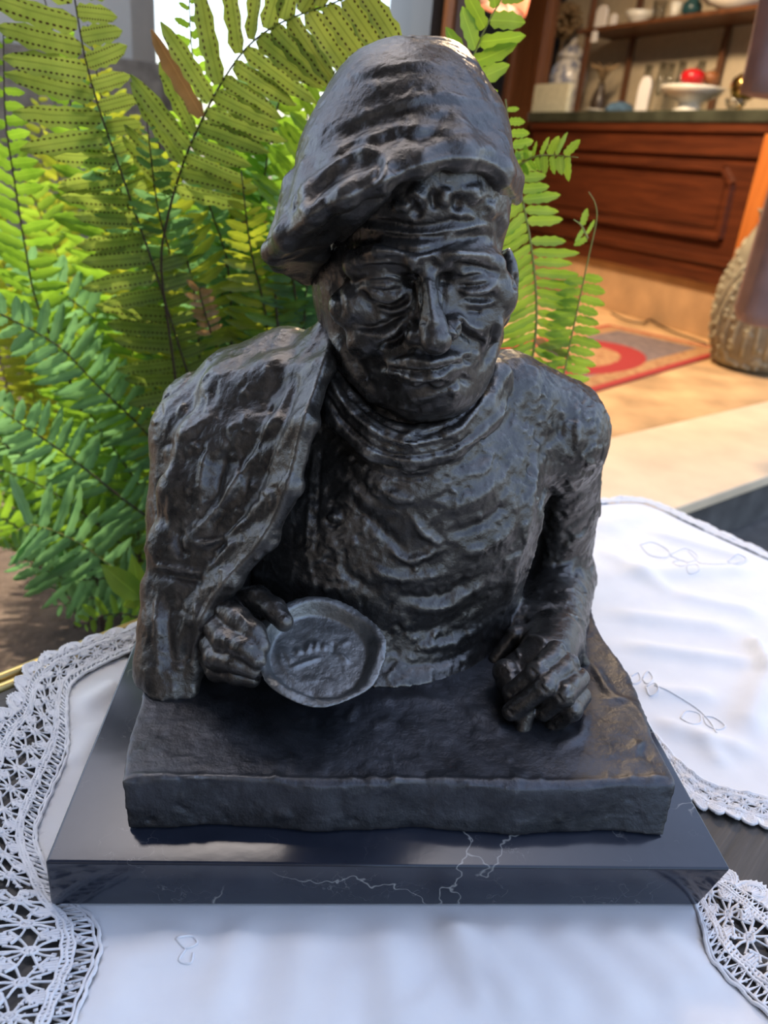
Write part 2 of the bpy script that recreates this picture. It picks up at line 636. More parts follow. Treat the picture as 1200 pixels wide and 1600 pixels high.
# pale garden wall, far left behind the fern
M_PLASTER = simple_mat('pale_plaster', (0.90, 0.83, 0.70), 0.9, var=0.05, scale=4)
gw = MB()
ga, gb = P(-320, 60, 3.4), P(205, 40, 3.9)
struct('wall_garden', prism([ga[:2], gb[:2], gb[:2] + np.array([0.05, 0.3]), ga[:2] + np.array([0, 0.3])], 0, 2.1), M_PLASTER)
ga, gb = P(-320, 60, 3.3), P(250, 60, 3.82)
gz = P(150, 78, 3.5)[2]
struct('wall_garden_base', prism([ga[:2], gb[:2], gb[:2] + np.array([0.05, 0.08]), ga[:2] + np.array([0, 0.08])], 0, gz), simple_mat('rough_stone', (0.40, 0.33, 0.25), 0.9, var=0.4, scale=12))
struct('wall_added_rear', MB().box((-7.0, -3.4, 0), (0.2, -3.1, 3.4)), simple_mat('added_wall_render', (0.22, 0.20, 0.18), 0.9, var=0.1, scale=3))  # unseen wall added behind the camera to block skylight from the left
struct('wall_added_side', MB().box((-4.2, -3.1, 0), (-3.9, 0.2, 3.4)), simple_mat('added_side_render', (0.22, 0.20, 0.18), 0.9, var=0.1, scale=3))  # unseen wall added at the side for shade and reflections on the bust
struct('wall_yard', MB().box((-9, 7.0, 0), (0.6, 7.3, 0.55)), M_PLASTER)

# ---------------------------------------------------------------- table of planks, gilt edge strip
ZT = 0.452
T0 = G(0, 1088, ZT)[:2]
E1 = G(205, 1003, ZT)[:2] - T0
E1 = E1 / np.linalg.norm(E1)
E2 = np.array([E1[1], -E1[0]])
def tp(a, b):
    p = T0 + a * E1 + b * E2
    return (p[0], p[1])

def plank_mat():
    m, n, l, b = new_mat('weathered_plank')
    v = tex_coord(n, l, 1.0, 'Object', (0, 0, -math.atan2(E1[1], E1[0])))
    mp = n.new('ShaderNodeMapping')
    mp.inputs['Scale'].default_value = (4, 90, 20)
    l.new(v, mp.inputs['Vector'])
    f = noise(n, l, mp.outputs['Vector'], 1.0, 7, 0.7, 0.3)
    l.new(ramp(n, l, f, [(0.25, (0.020, 0.018, 0.017)), (0.55, (0.060, 0.055, 0.052)), (0.8, (0.14, 0.13, 0.12))]), b.inputs['Base Color'])
    b.inputs['Roughness'].default_value = 0.55
    bump(n, l, f, 0.4, 0.002, b)
    return m

M_PLANK = plank_mat()
M_GILT = simple_mat('gilt', (0.62, 0.45, 0.17), 0.35, 0.75, 0.12, 40)
table = empty('table', (*tp(0, 0.45), 0), 'dark weathered plank table with a gilt edge strip, under the white cloths', 'table')
for i in range(9):
    b0, b1 = -0.004 + i * 0.122, -0.004 + i * 0.122 + 0.1205
    prism([tp(-0.62, b1), tp(0.70, b1), tp(0.70, b0), tp(-0.62, b0)][::-1], ZT - 0.024 - 0.0004 * (i % 3), ZT - 0.0004 * (i % 3)).build('plank' , M_PLANK, table, bevel=0.0012)
gs = MB()
for (o, r, zz) in ((-0.009, 0.0042, ZT - 0.001), (-0.0165, 0.0035, ZT - 0.006), (-0.0225, 0.0042, ZT - 0.002)):
    gs.tube([(*tp(-0.62, o), zz), (*tp(0.70, o), zz)], r, 8)
gs.build('edge_strip', M_GILT, table, True)['label'] = 'gilt moulded edge strip'
for a, b in ((-0.55, 0.06), (0.62, 0.06), (-0.55, 1.0), (0.62, 1.0)):
    x, y = tp(a, b)
    MB().box((x - 0.03, y - 0.03, 0.0), (x + 0.03, y + 0.03, ZT - 0.025)).build('leg', M_PLANK, table, bevel=0.003)
prism([tp(-0.5, 0.09), tp(-0.5, 0.97), tp(0.57, 0.97), tp(0.57, 0.09)], ZT - 0.085, ZT - 0.026).build('apron', M_PLANK, table)

# tree added beyond the ferns: its unseen crown darkens reflections in the marble
tree = empty('added_tree', (-1.5, 4.6, 0), 'leafy tree added beyond the ferns, its unseen crown darkening reflections', 'tree')
M_BARK = simple_mat('bark', (0.10, 0.075, 0.055), 0.9, var=0.3, scale=20)
M_CROWN = simple_mat('tree_leaves', (0.06, 0.11, 0.03), 0.5, var=0.4, scale=3)
MB().tube([(-1.5, 4.6, 0), (-1.52, 4.62, 1.0), (-1.45, 4.6, 2.2), (-1.3, 4.6, 3.4)], [0.11, 0.09, 0.075, 0.04], 10).build('trunk', M_BARK, tree, True)
rc = random.Random(8)
mb = MB()
for k in range(5200):
    a, e, r = rc.uniform(0, 6.283), rc.uniform(-1, 1), rc.uniform(0.55, 1.0) ** 0.5
    c = Vector((-1.35 + 2.0 * r * math.cos(a) * math.sqrt(1 - e * e), 4.7 + 1.5 * r * math.sin(a) * math.sqrt(1 - e * e), 3.75 + 1.75 * r * e))
    if c.x > -0.1 and c.z < 3.1:
        continue
    u = Vector((rc.uniform(-1, 1), rc.uniform(-1, 1), rc.uniform(-0.6, 0.6))).normalized()
    w = u.orthogonal().normalized()
    s_ = rc.uniform(0.05, 0.11)
    mb.add([c - u * s_, c + w * s_ * 0.45, c + u * s_, c - w * s_ * 0.45], [(0, 1, 2, 3)])
cr = mb.build('foliage', M_CROWN, tree)
cr['kind'] = 'stuff'
# ---------------------------------------------------------------- white cloths with crochet lace
from mathutils.geometry import delaunay_2d_cdt
ZC = ZT + 0.0005
def press(x, y):
    """1 in the open, 0 where the marble base holds the cloth down"""
    d = max(abs(x) - 0.180, -y, y - 0.345)
    return min(1.0, max(0.0, d / 0.012))

def cloth_mat():
    m, n, l, b = new_mat('white_cotton')
    v = tex_coord(n, l)
    f = noise(n, l, v, 20, 4)
    l.new(ramp(n, l, f, [(0.3, (0.80, 0.80, 0.82)), (0.7, (0.87, 0.87, 0.88))]), b.inputs['Base Color'])
    b.inputs['Roughness'].default_value = 0.9
    b.inputs['Sheen Weight'].default_value = 0.15
    w1 = n.new('ShaderNodeTexWave')
    w1.inputs['Scale'].default_value = 900
    w1.bands_direction = 'X'
    w2 = n.new('ShaderNodeTexWave')
    w2.inputs['Scale'].default_value = 900
    w2.bands_direction = 'Y'
    l.new(v, w1.inputs['Vector'])
    l.new(v, w2.inputs['Vector'])
    wv = math_node(n, l, 'ADD', w1.outputs['Fac'], w2.outputs['Fac'])
    bump(n, l, wv, 0.12, 0.0004, b)
    return m
M_CLOTH = cloth_mat()
M_THREAD = simple_mat('crochet_cotton', (0.82, 0.82, 0.84), 0.85, 0, 0.04, 300)

def resample(pts, n):
    pts = np.array(pts, float)
    d = np.concatenate([[0], np.cumsum(np.linalg.norm(np.diff(pts, axis=0), axis=1))])
    t = np.linspace(0, d[-1], n)
    return np.stack([np.interp(t, d, pts[:, i]) for i in range(pts.shape[1])], 1)

def gpx(pts, z=ZC):
    return [G(x, y, z)[:2] for x, y in pts]

def ripple(x, y, ridges):
    """height of the cloth: creases laid as soft ridges between plan points"""
    h = 0.0
    for (ax, ay), (bx, by), w, a in ridges:
        ux, uy = bx - ax, by - ay
        L = ux * ux + uy * uy + 1e-9
        t = min(1, max(0, ((x - ax) * ux + (y - ay) * uy) / L))
        d2 = (x - ax - t * ux) ** 2 + (y - ay - t * uy) ** 2
        e = min(1, 4 * min(t, 1 - t) + 0.25)
        h += a * e * math.exp(-d2 / (w * w))
    return h

def cloth(name, outline, ridges, parent, step=0.0045, lift=None):
    pts = [tuple(p) for p in outline]
    xs = [p[0] for p in pts]
    ys = [p[1] for p in pts]
    n0 = len(pts)
    def inside(x, y):
        c = False
        j = n0 - 1
        for i in range(n0):
            if (pts[i][1] > y) != (pts[j][1] > y) and x < (pts[j][0] - pts[i][0]) * (y - pts[i][1]) / (pts[j][1] - pts[i][1]) + pts[i][0]:
                c = not c
            j = i
        return c
    allp = [Vector(p) for p in pts]
    yy = min(ys) + step
    r = 0
    while yy < max(ys):
        xx = min(xs) + step * (0.5 if r % 2 else 1.0)
        while xx < max(xs):
            if inside(xx, yy):
                allp.append(Vector((xx, yy)))
            xx += step
        yy += step * 0.87
        r += 1
    res = delaunay_2d_cdt(allp, [], [list(range(n0))], 1, 1e-5)
    V = [(p[0], p[1], ZC + max(0.0, 0.0003 + 1.7 * press(p[0], p[1]) * ripple(p[0], p[1], ridges)) + (lift(p[0], p[1]) if lift else 0)) for p in res[0]]
    me = bpy.data.meshes.new(name)
    me.from_pydata(V, [], [tuple(f) for f in res[2]])
    me.update()
    bm = bmesh.new()
    bm.from_mesh(me)
    bmesh.ops.recalc_face_normals(bm, faces=bm.faces[:])
    if sum(f.normal.z for f in bm.faces) < 0:
        bmesh.ops.reverse_faces(bm, faces=bm.faces[:])
    bm.to_mesh(me)
    bm.free()
    o = link(name, me, M_CLOTH, parent)
    md = o.modifiers.new('thick', 'SOLIDIFY')
    md.thickness = 0.0006
    md.offset = -1
    return o

def lace(inner, outer, parent, seed=1, lift=None, motif=0.017):
    """crochet band between hem line and scalloped edge, as a net of threads"""
    rnd = random.Random(seed)
    inner, outer = gpx(inner), gpx(outer)
    Lg = np.linalg.norm(np.diff(np.array(inner), axis=0), axis=1).sum() * 0.5 + np.linalg.norm(np.diff(np.array(outer), axis=0), axis=1).sum() * 0.5
    nm = max(2, int(round(Lg / motif)))
    N = nm * 16 + 1
    I = resample(smooth_line(np.array(inner, float)), N)
    O = resample(smooth_line(np.array(outer, float)), N)
    ph = [rnd.uniform(0, 6.28) for _ in range(4)]
    def pt(u, v, dz=0.0):
        """u in motifs, v across"""
        x = min(max(u * 16, 0), N - 1.001)
        i = int(x)
        f = x - i
        a = I[i] * (1 - f) + I[i + 1] * f
        b = O[i] * (1 - f) + O[i + 1] * f
        p = a + (b - a) * v
        z = ZC + 0.0009 + 0.0008 * (1 + math.sin(p[0] * 130 + ph[0]) * math.sin(p[1] * 140 + ph[1])) + 0.0007 * math.sin(p[0] * 420 + ph[2]) * math.sin(p[1] * 390 + ph[3])
        z = ZC + 0.0002 + (z + 0.0007 - ZC - 0.0002) * (0.1 + 0.9 * press(p[0], p[1])) - 0.0007
        return Vector((p[0] + rnd.uniform(-1, 1) * 0.00025, p[1] + rnd.uniform(-1, 1) * 0.00025, z + 0.0007 + dz))
    mb = MB()
    R = 0.00074
    def line(us, vs_, r=R, n=4, dz=0.0):
        mb.tube([pt(u, v, dz) for u, v in zip(us, vs_)], [r * rnd.uniform(0.85, 1.15) for _ in us], n, False)
    full = np.linspace(0, nm, nm * 10 + 1)
    # hem cord and crochet tapes: braided chains
    for v0, r in ((0.0, 0.0011), (0.03, 0.0009), (0.155, 0.0009), (0.19, 0.0010), (0.225, 0.0009), (0.60, 0.0009), (0.635, 0.0010), (0.67, 0.0009)):
        line(full, v0 + 0.006 * np.sin(full * 9 + v0 * 50), r, 5)
    for u in np.arange(0, nm, 0.125):                       # tapes: close cross stitches
        line([u, u + 0.05], [0.15, 0.23], R * 1.15)
        line([u, u + 0.05], [0.595, 0.675], R * 1.15)
    # ladder next to the hem
    for u in np.arange(0, nm, 0.25):
        line([u, u + 0.12, u + 0.25], [0.03, 0.155, 0.03], R * 1.1)
    # net of spiders
    for m in range(nm):
        c = (m + 0.5, 0.41)
        line([c[0] + 0.13 * math.cos(a) for a in np.linspace(0, 6.29, 12)], [c[1] + 0.045 * math.sin(a) for a in np.linspace(0, 6.29, 12)], R * 1.3)
        line([c[0] + 0.06 * math.cos(a) for a in np.linspace(0, 6.29, 9)], [c[1] + 0.02 * math.sin(a) for a in np.linspace(0, 6.29, 9)], R * 1.3)
        for k in range(10):
            a = 2 * math.pi * k / 10 + 0.3
            e = (c[0] + 0.50 * math.cos(a), c[1] + 0.19 * math.sin(a))
            line([c[0] + 0.1 * math.cos(a), (c[0] + e[0]) / 2 + rnd.uniform(-0.02, 0.02), e[0]], [c[1] + 0.04 * math.sin(a), (c[1] + e[1]) / 2, e[1]], R)
        for k in range(5):                                  # solid crocheted leaf between spiders
            w = 0.05 + 0.05 * k
            line([m - 0.16 + 0.08 * k] * 2 , [0.23, 0.34 - 0.03 * abs(k - 2)], R * 1.2)
            line([m - 0.16 + 0.08 * k] * 2 , [0.60, 0.48 + 0.03 * abs(k - 2)], R * 1.2)
        line(np.linspace(m - 0.22, m + 0.22, 7), 0.345 - 0.05 * np.abs(np.linspace(-1, 1, 7)), R * 1.6)
        line(np.linspace(m - 0.22, m + 0.22, 7), 0.475 + 0.05 * np.abs(np.linspace(-1, 1, 7)), R * 1.6)
        for k in range(26):                                 # uneven filling stitches
            u0, v0 = m + rnd.uniform(0, 1), rnd.choice((rnd.uniform(0.24, 0.36), rnd.uniform(0.46, 0.58), rnd.uniform(0.04, 0.14), rnd.uniform(0.68, 0.75)))
            line([u0, u0 + rnd.uniform(-0.06, 0.06), u0 + rnd.uniform(-0.14, 0.14)], [v0, v0 + 0.02, v0 + rnd.uniform(0.02, 0.06)], R)
    # outer zigzag and scallops with fans
    for u in np.arange(0, nm, 0.2):
        line([u, u + 0.1, u + 0.2], [0.67, 0.75, 0.67], R)
    line(full, 0.755 + 0.005 * np.sin(full * 11), 0.0009, 5)
    for m in range(nm):
        th = np.linspace(0, math.pi, 13)
        for rr, r in ((1.0, 0.0012), (0.86, 0.0009), (0.72, 0.0009)):
            line(m + 0.5 - 0.49 * rr * np.cos(th), 0.755 + 0.235 * rr * np.sin(th), r, 5)
        for k in range(1, 12):
            a = math.pi * k / 12
            line([m + 0.5 - 0.08 * math.cos(a), m + 0.5 - 0.48 * math.cos(a)], [0.76 + 0.04 * math.sin(a), 0.755 + 0.23 * math.sin(a)], R * 1.25)
            pk = (m + 0.5 - 0.52 * math.cos(a), 0.755 + 0.255 * math.sin(a))
            line([pk[0] - 0.03, pk[0], pk[0] + 0.03], [pk[1] - 0.02, pk[1] + 0.01, pk[1] - 0.02], R * 1.2)
    o = mb.build('lace', M_THREAD, parent, True)
    o['kind'] = 'stuff'
    return o

def embroidery(loops, parent, ridges):
    for lp in loops:
        pts = smooth_line(np.array(gpx(lp)), 4)
        MB().tube([(p[0], p[1], ZC + 0.0006 + 1.7 * press(p[0], p[1]) * max(0, ripple(p[0], p[1], ridges))) for p in pts], 0.0007, 5).build('embroidered_petal', M_THREAD, parent, True)

def px_ridges(rows):
    return [(tuple(G(a[0], a[1], ZC)[:2]), tuple(G(b[0], b[1], ZC)[:2]), w, h) for a, b, w, h in rows]

# front and left cloth
cl = empty('tablecloth', (-0.02, 0.0, ZC), 'white cotton cloth with crochet lace corners spread in front of the marble base', 'tablecloth')
hemL = [(196, 1026), (150, 1047), (111, 1076), (106, 1120), (106, 1180), (84, 1235), (58, 1300), (66, 1345), (100, 1400), (146, 1440), (157, 1490), (136, 1550), (112, 1610), (90, 1680)]
hemR = [(1110, 1680), (1200, 1590), (1150, 1545), (1108, 1500), (1094, 1440), (1080, 1400)]
fabric_outline = resample(smooth_line(np.array(gpx(hemL))), 130).tolist() + resample(smooth_line(np.array(gpx([(90, 1690), (600, 1720), (1180, 1690), (1230, 1620)]))), 60).tolist()[1:] + resample(smooth_line(np.array(gpx([(1225, 1606), (1200, 1590), (1150, 1545), (1108, 1500), (1094, 1440), (1080, 1400)]))), 40).tolist() + [G(700, 1250, ZC)[:2].tolist(), G(330, 1100, ZC)[:2].tolist()]
cl_r = px_ridges([((380, 1440), (330, 1600), 0.010, 0.0022), ((270, 1445), (240, 1520), 0.012, 0.0016), ((480, 1445), (450, 1640), 0.014, 0.0022), ((600, 1440), (620, 1640), 0.012, 0.0026),
                  ((700, 1435), (830, 1600), 0.010, 0.0034), ((690, 1430), (760, 1600), 0.007, 0.0020), ((760, 1436), (900, 1600), 0.012, 0.0026), ((850, 1436), (1010, 1600), 0.012, 0.0022),
                  ((940, 1440), (1080, 1570), 0.012, 0.0022), ((1010, 1440), (1120, 1550), 0.010, 0.0018), ((540, 1500), (520, 1640), 0.010, 0.0014), ((200, 1480), (170, 1600), 0.010, 0.0016),
                  ((270, 1470), (330, 1500), 0.006, 0.0012), ((130, 1110), (190, 1070), 0.010, 0.0035), ((120, 1200), (160, 1130), 0.012, 0.0020), ((640, 1560), (720, 1640), 0.014, 0.002)])
cloth('fabric', fabric_outline, cl_r, cl)
lace([(225, 1010)] + hemL[:9], [(230, 972), (160, 992), (88, 1016), (36, 1046), (14, 1094), (-30, 1130), (-60, 1200), (-80, 1290), (-90, 1380)], cl, 3)
lace(hemL[8:], [(-95, 1395), (-110, 1450), (-120, 1520), (-140, 1600), (-160, 1690)], cl, 4)
lace([(1235, 1625), (1200, 1590), (1150, 1545), (1108, 1500), (1094, 1440), (1080, 1400)], [(1330, 1530), (1300, 1470), (1260, 1430), (1215, 1400), (1165, 1375), (1110, 1350)], cl, 5)
embroidery([[(275, 1475), (300, 1468), (308, 1480), (290, 1488), (275, 1475)], [(290, 1490), (280, 1505), (298, 1508), (302, 1495)]], cl, cl_r)

# the second cloth, behind and to the right of the base
cl2 = empty('tablecloth', (0.3, 0.35, ZC), 'white cotton cloth with embroidered flowers behind the right side of the marble base', 'tablecloth')
o2 = [(1010, 1135), (1056, 1190), (1095, 1222), (1140, 1238), (1200, 1250), (1290, 1262), (1420, 1200), (1440, 1010), (1330, 925), (1200, 875), (1090, 825), (1030, 797), (990, 786), (925, 790), (860, 800)]
out2 = resample(smooth_line(np.array(gpx(o2))), 200).tolist() + [G(820, 880, ZC)[:2].tolist(), G(860, 1000, ZC)[:2].tolist(), G(930, 1090, ZC)[:2].tolist()]
cl2_r = px_ridges([((930, 830), (1010, 800), 0.02, 0.004), ((960, 900), (1180, 890), 0.014, 0.0035), ((950, 960), (1150, 985), 0.012, 0.0030), ((970, 1010), (1190, 1040), 0.010, 0.0032), ((1000, 1080), (1120, 1090), 0.010, 0.0026),
                   ((1175, 1000), (1200, 1065), 0.006, 0.0060), ((1160, 1150), (1200, 1050), 0.012, 0.0040), ((1020, 1130), (1180, 1180), 0.010, 0.0028), ((940, 860), (1050, 930), 0.012, 0.003), ((1050, 930), (1190, 960), 0.012, 0.003),
                   ((1090, 1150), (1130, 1200), 0.008, 0.002), ((1010, 830), (1180, 880), 0.010, 0.003)])
cloth('fabric', out2, cl2_r, cl2)
lace([(985, 1100), (1010, 1135), (1056, 1190), (1095, 1222), (1140, 1238), (1200, 1250), (1290, 1262)], [(980, 1150), (1005, 1185), (1048, 1232), (1090, 1265), (1140, 1282), (1210, 1300), (1310, 1310)], cl2, 6, motif=0.010)
lace([(1200, 875), (1090, 825), (1030, 797), (990, 786), (925, 790), (860, 800)], [(1200, 866), (1094, 818), (1034, 790), (990, 779), (925, 783), (860, 793)], cl2, 7, motif=0.030)
embroidery([[(1000, 852), (1020, 848), (1045, 862), (1040, 872), (1015, 868), (1000, 852)], [(1045, 868), (1070, 858), (1090, 870), (1075, 880), (1045, 868)], [(1075, 862), (1085, 872), (1097, 886), (1130, 888), (1160, 880)],
            [(1135, 880), (1150, 872), (1165, 878), (1150, 888), (1135, 880)], [(1050, 880), (1065, 876), (1075, 886), (1060, 892), (1050, 880)], [(1070, 892), (1085, 888), (1090, 898), (1075, 902), (1070, 892)],
            [(1003, 1062), (1012, 1050), (1020, 1062), (1010, 1072), (1003, 1062)], [(985, 1058), (997, 1052), (1000, 1066), (988, 1070), (985, 1058)], [(1008, 1078), (1022, 1072), (1026, 1086), (1014, 1090), (1008, 1078)],
            [(1020, 1078), (1050, 1090), (1085, 1106), (1110, 1130), (1118, 1150)], [(1063, 1124), (1072, 1112), (1092, 1116), (1094, 1130), (1078, 1134), (1063, 1124)], [(1098, 1120), (1115, 1122), (1132, 1136), (1120, 1142), (1104, 1134), (1098, 1120)]], cl2, cl2_r)
# ---------------------------------------------------------------- marble base
def marble_mat():
    m, n, l, b = new_mat('black_marble')
    v = tex_coord(n, l)
    f = noise(n, l, v, 14, 5, 0.6)
    base = ramp(n, l, f, [(0.3, (0.013, 0.017, 0.028)), (0.75, (0.026, 0.032, 0.050))])
    def veins(scale, width, seed, dens):
        mp = n.new('ShaderNodeMapping')
        mp.inputs['Location'].default_value = seed
        l.new(v, mp.inputs['Vector'])
        nz = n.new('ShaderNodeTexNoise')
        nz.inputs['Scale'].default_value = scale * 1.6
        nz.inputs['Detail'].default_value = 4
        l.new(mp.outputs['Vector'], nz.inputs['Vector'])
        mx = n.new('ShaderNodeVectorMath')
        mx.operation = 'MULTIPLY_ADD'
        l.new(nz.outputs['Color'], mx.inputs[0])
        mx.inputs[1].default_value = (0.10,) * 3
        l.new(mp.outputs['Vector'], mx.inputs[2])
        vo = n.new('ShaderNodeTexVoronoi')
        vo.feature = 'DISTANCE_TO_EDGE'
        vo.inputs['Scale'].default_value = scale
        l.new(mx.outputs[0], vo.inputs['Vector'])
        line = ramp(n, l, vo.outputs['Distance'], [(0.0, (1, 1, 1)), (width, (0, 0, 0))])
        gate = ramp(n, l, noise(n, l, mp.outputs['Vector'], scale * 0.9, 2), [(dens, (0, 0, 0)), (dens + 0.12, (1, 1, 1))])
        return math_node(n, l, 'MULTIPLY', line, gate)
    a = veins(11, 0.006, (0.3, 0.1, 0.7), 0.47)
    c = veins(26, 0.007, (1.3, 2.1, 0.2), 0.53)
    w = math_node(n, l, 'ADD', a, math_node(n, l, 'MULTIPLY', c, 0.5))
    l.new(mix(n, l, w, base, (0.32, 0.32, 0.31)), b.inputs['Base Color'])
    b.inputs['Roughness'].default_value = 0.13
    b.inputs['Specular IOR Level'].default_value = 0.55
    bump(n, l, noise(n, l, v, 120, 3), 0.03, 0.001, b)
    return m

M_MARBLE = marble_mat()
def make_marble():
    bm = bmesh.new()
    bmesh.ops.create_cube(bm, size=1)
    for v in bm.verts:
        v.co = Vector((v.co.x * 0.36, v.co.y * 0.345, v.co.z * 0.0310))
        if v.co.x > 0 and v.co.y < 0 and v.co.z < 0:      # chipped-back front corner at the foot
            v.co.x -= 0.010
            v.co.y += 0.002
    bmesh.ops.bevel(bm, geom=bm.edges[:], offset=0.0016, segments=3, profile=0.5, affect='EDGES')
    me = bpy.data.meshes.new('marble_base')
    bm.to_mesh(me)
    bm.free()
    o = link('marble_base', me, M_MARBLE)
    o.location = (0, 0.1725, 0.4695)
    return tag(o, 'polished black marble base with white veins under the bronze bust', 'sculpture base')
marble = make_marble()
# ---------------------------------------------------------------- the bronze bust
ZM = 0.485          # marble top
ZS = 0.514          # top of the bronze table slab

def bronze_mat(name, base, rub, rough=(0.24, 0.40)):
    m, n, l, b = new_mat(name)
    v = tex_coord(n, l)
    g = n.new('ShaderNodeNewGeometry')
    f1 = noise(n, l, v, 60, 6, 0.65)
    f2 = noise(n, l, v, 420, 3, 0.6)
    f3 = noise(n, l, v, 18, 3, 0.5)
    col = ramp(n, l, f1, [(0.3, tuple(c * 0.6 for c in base)), (0.7, tuple(c * 1.35 for c in base))])
    pt = ramp(n, l, g.outputs['Pointiness'], [(0.505, (0, 0, 0)), (0.57, (1, 1, 1))])
    wear = math_node(n, l, 'MULTIPLY', pt, math_node(n, l, 'MULTIPLY', f3, 1.0))
    col = mix(n, l, wear, col, rub)
    l.new(col, b.inputs['Base Color'])
    rr = n.new('ShaderNodeMapRange')
    rr.inputs['From Min'].default_value = 0.3
    rr.inputs['From Max'].default_value = 0.7
    rr.inputs['To Min'].default_value = rough[0]
    rr.inputs['To Max'].default_value = rough[1]
    l.new(f1, rr.inputs['Value'])
    l.new(rr.outputs['Result'], b.inputs['Roughness'])
    b.inputs['Metallic'].default_value = 0.8
    b.inputs['Specular IOR Level'].default_value = 0.7
    h = math_node(n, l, 'ADD', math_node(n, l, 'MULTIPLY', noise(n, l, v, 130, 6, 0.7), 0.8), math_node(n, l, 'MULTIPLY', f2, 0.4))
    bump(n, l, h, 0.36, 0.0020, b)
    return m

M_BRONZE = bronze_mat('bronze', (0.100, 0.092, 0.086), (0.36, 0.34, 0.31))
M_BRONZE_DARK = bronze_mat('bronze_dark', (0.062, 0.065, 0.076), (0.2, 0.19, 0.18), (0.34, 0.55))
M_BRONZE_GREY = bronze_mat('bronze_grey', (0.24, 0.245, 0.245), (0.22, 0.21, 0.20), (0.32, 0.5))

bust = empty('bust', (0, 0.15, ZM), 'dark bronze bust of a man in a cap bent over a table, holding a bowl', 'sculpture')

def finish(S, name, mat, dab=(), it=0):
    """clay dabs over the whole skin, then link as a part of the bust"""
    S.upd()
    for scale, amp, seed, stretch in dab:
        warp = S.V + 0.35 * scale * np.stack([vnoise(S.V, scale * 0.7, seed + k) for k in (11, 12, 13)], 1)
        S.V = S.V + S.N * (facets(warp, scale, seed, stretch) * amp)[:, None]
    if it:
        S.V = relax(S.V, S.F, it, 0.5)
    return link(name, np_mesh(name, S.V, S.F), mat, bust)

# ---- plinth slab: the little bronze table top
def make_slab():
    f = Field((-0.172, 0.012, ZM - 0.004), (0.186, 0.345, ZS + 0.008), 0.0014)
    # thick plate, outline in plan; front face leans in towards the foot
    def fn(X, Y, Z):
        t = np.clip((Z - ZM) / (ZS - ZM), 0, 1)
        front = 0.0215 + 0.006 * t + 0.0016 * np.sin(X * 60 + 1.0) + 0.0004 * np.sin(X * 170) + 0.006 * np.clip((X - 0.10) / 0.06, 0, 1) * t
        left = -0.1450 - 0.003 * t - 0.016 * np.clip((Y - 0.03) / 0.2, 0, 1) + 0.001 * np.sin(Y * 90)
        right = 0.1500 + 0.0055 * t + 0.011 * np.clip((Y - 0.03) / 0.2, 0, 1) + 0.0035 * np.sin(Y * 46 + 2.2) * np.clip((Y - 0.05) / 0.05, 0, 1)
        d = np.maximum(np.maximum(front - Y, left - X), np.maximum(X - right, Y - 0.335))
        d = np.maximum(d, np.maximum(Z - (ZS + 0.0012 * np.sin(X * 40) * np.sin(Y * 55 + 1)), (ZM + 0.0004) - Z))
        return d
    f.op(fn, (-0.17, 0.01, ZM), (0.19, 0.345, ZS), 0.001)
    V, Q = f.mesh()
    V = relax(V, Q, 2, 0.5)
    S = Sculpt(V, Q)
    # ragged rim at the front, dents, flow of metal round the hand
    S.stroke([(200, 1211), (330, 1214), (500, 1219), (680, 1219), (860, 1222), (1046, 1215)], 4, 1.2, 0.02)
    for x in range(215, 1040, 37):
        S.stroke([(x + random.uniform(-9, 9), 1213 + random.uniform(-2, 8))], random.uniform(5, 11), random.uniform(-1.0, 1.6))
    for k in range(26):
        x, y = random.uniform(215, 1030), random.uniform(1232, 1290)
        S.stroke([(x, y), (x + random.uniform(-35, 35), y + random.uniform(-14, 14))], random.uniform(3, 9), random.uniform(-0.9, 0.7))
    S.stroke([(1000, 1165), (1018, 1185)], 7, -1.6)
    S.stroke([(985, 1160), (1005, 1172)], 9, 1.2)
    S.stroke([(920, 1030), (955, 1085), (990, 1105), (1030, 1160)], 7, 2.0, 0.3)
    S.stroke([(930, 1092), (985, 1096)], 4, 1.0)
    S.stroke([(860, 1165), (905, 1150), (915, 1100)], 9, 1.6)
    S.stroke([(720, 1105), (770, 1130), (800, 1150)], 9, 1.6)
    S.stroke([(560, 1098), (640, 1092), (720, 1100)], 9, 1.4)
    S.stroke([(620, 1120), (575, 1135)], 8, 1.0)
    S.stroke([(560, 1100), (540, 1130)], 7, 1.2)
    for k in range(60):
        x, y = random.uniform(230, 1010), random.uniform(1090, 1205)
        S.stroke([(x, y), (x + random.uniform(-30, 30), y + random.uniform(-6, 6))], random.uniform(4, 12), random.uniform(-0.45, 0.45))
    S.upd()
    top = np.clip((S.V[:, 2] - ZM) / 0.004, 0, 1)
    S.V = S.V + S.N * (top * (0.00045 * facets(S.V, 0.016, 5) + 0.0002 * facets(S.V, 0.006, 6)))[:, None]
    S.V[:, 2] = np.maximum(S.V[:, 2], ZM + 0.0003)
    return link('plinth', np_mesh('plinth', S.V, S.F), M_BRONZE_DARK, bust)

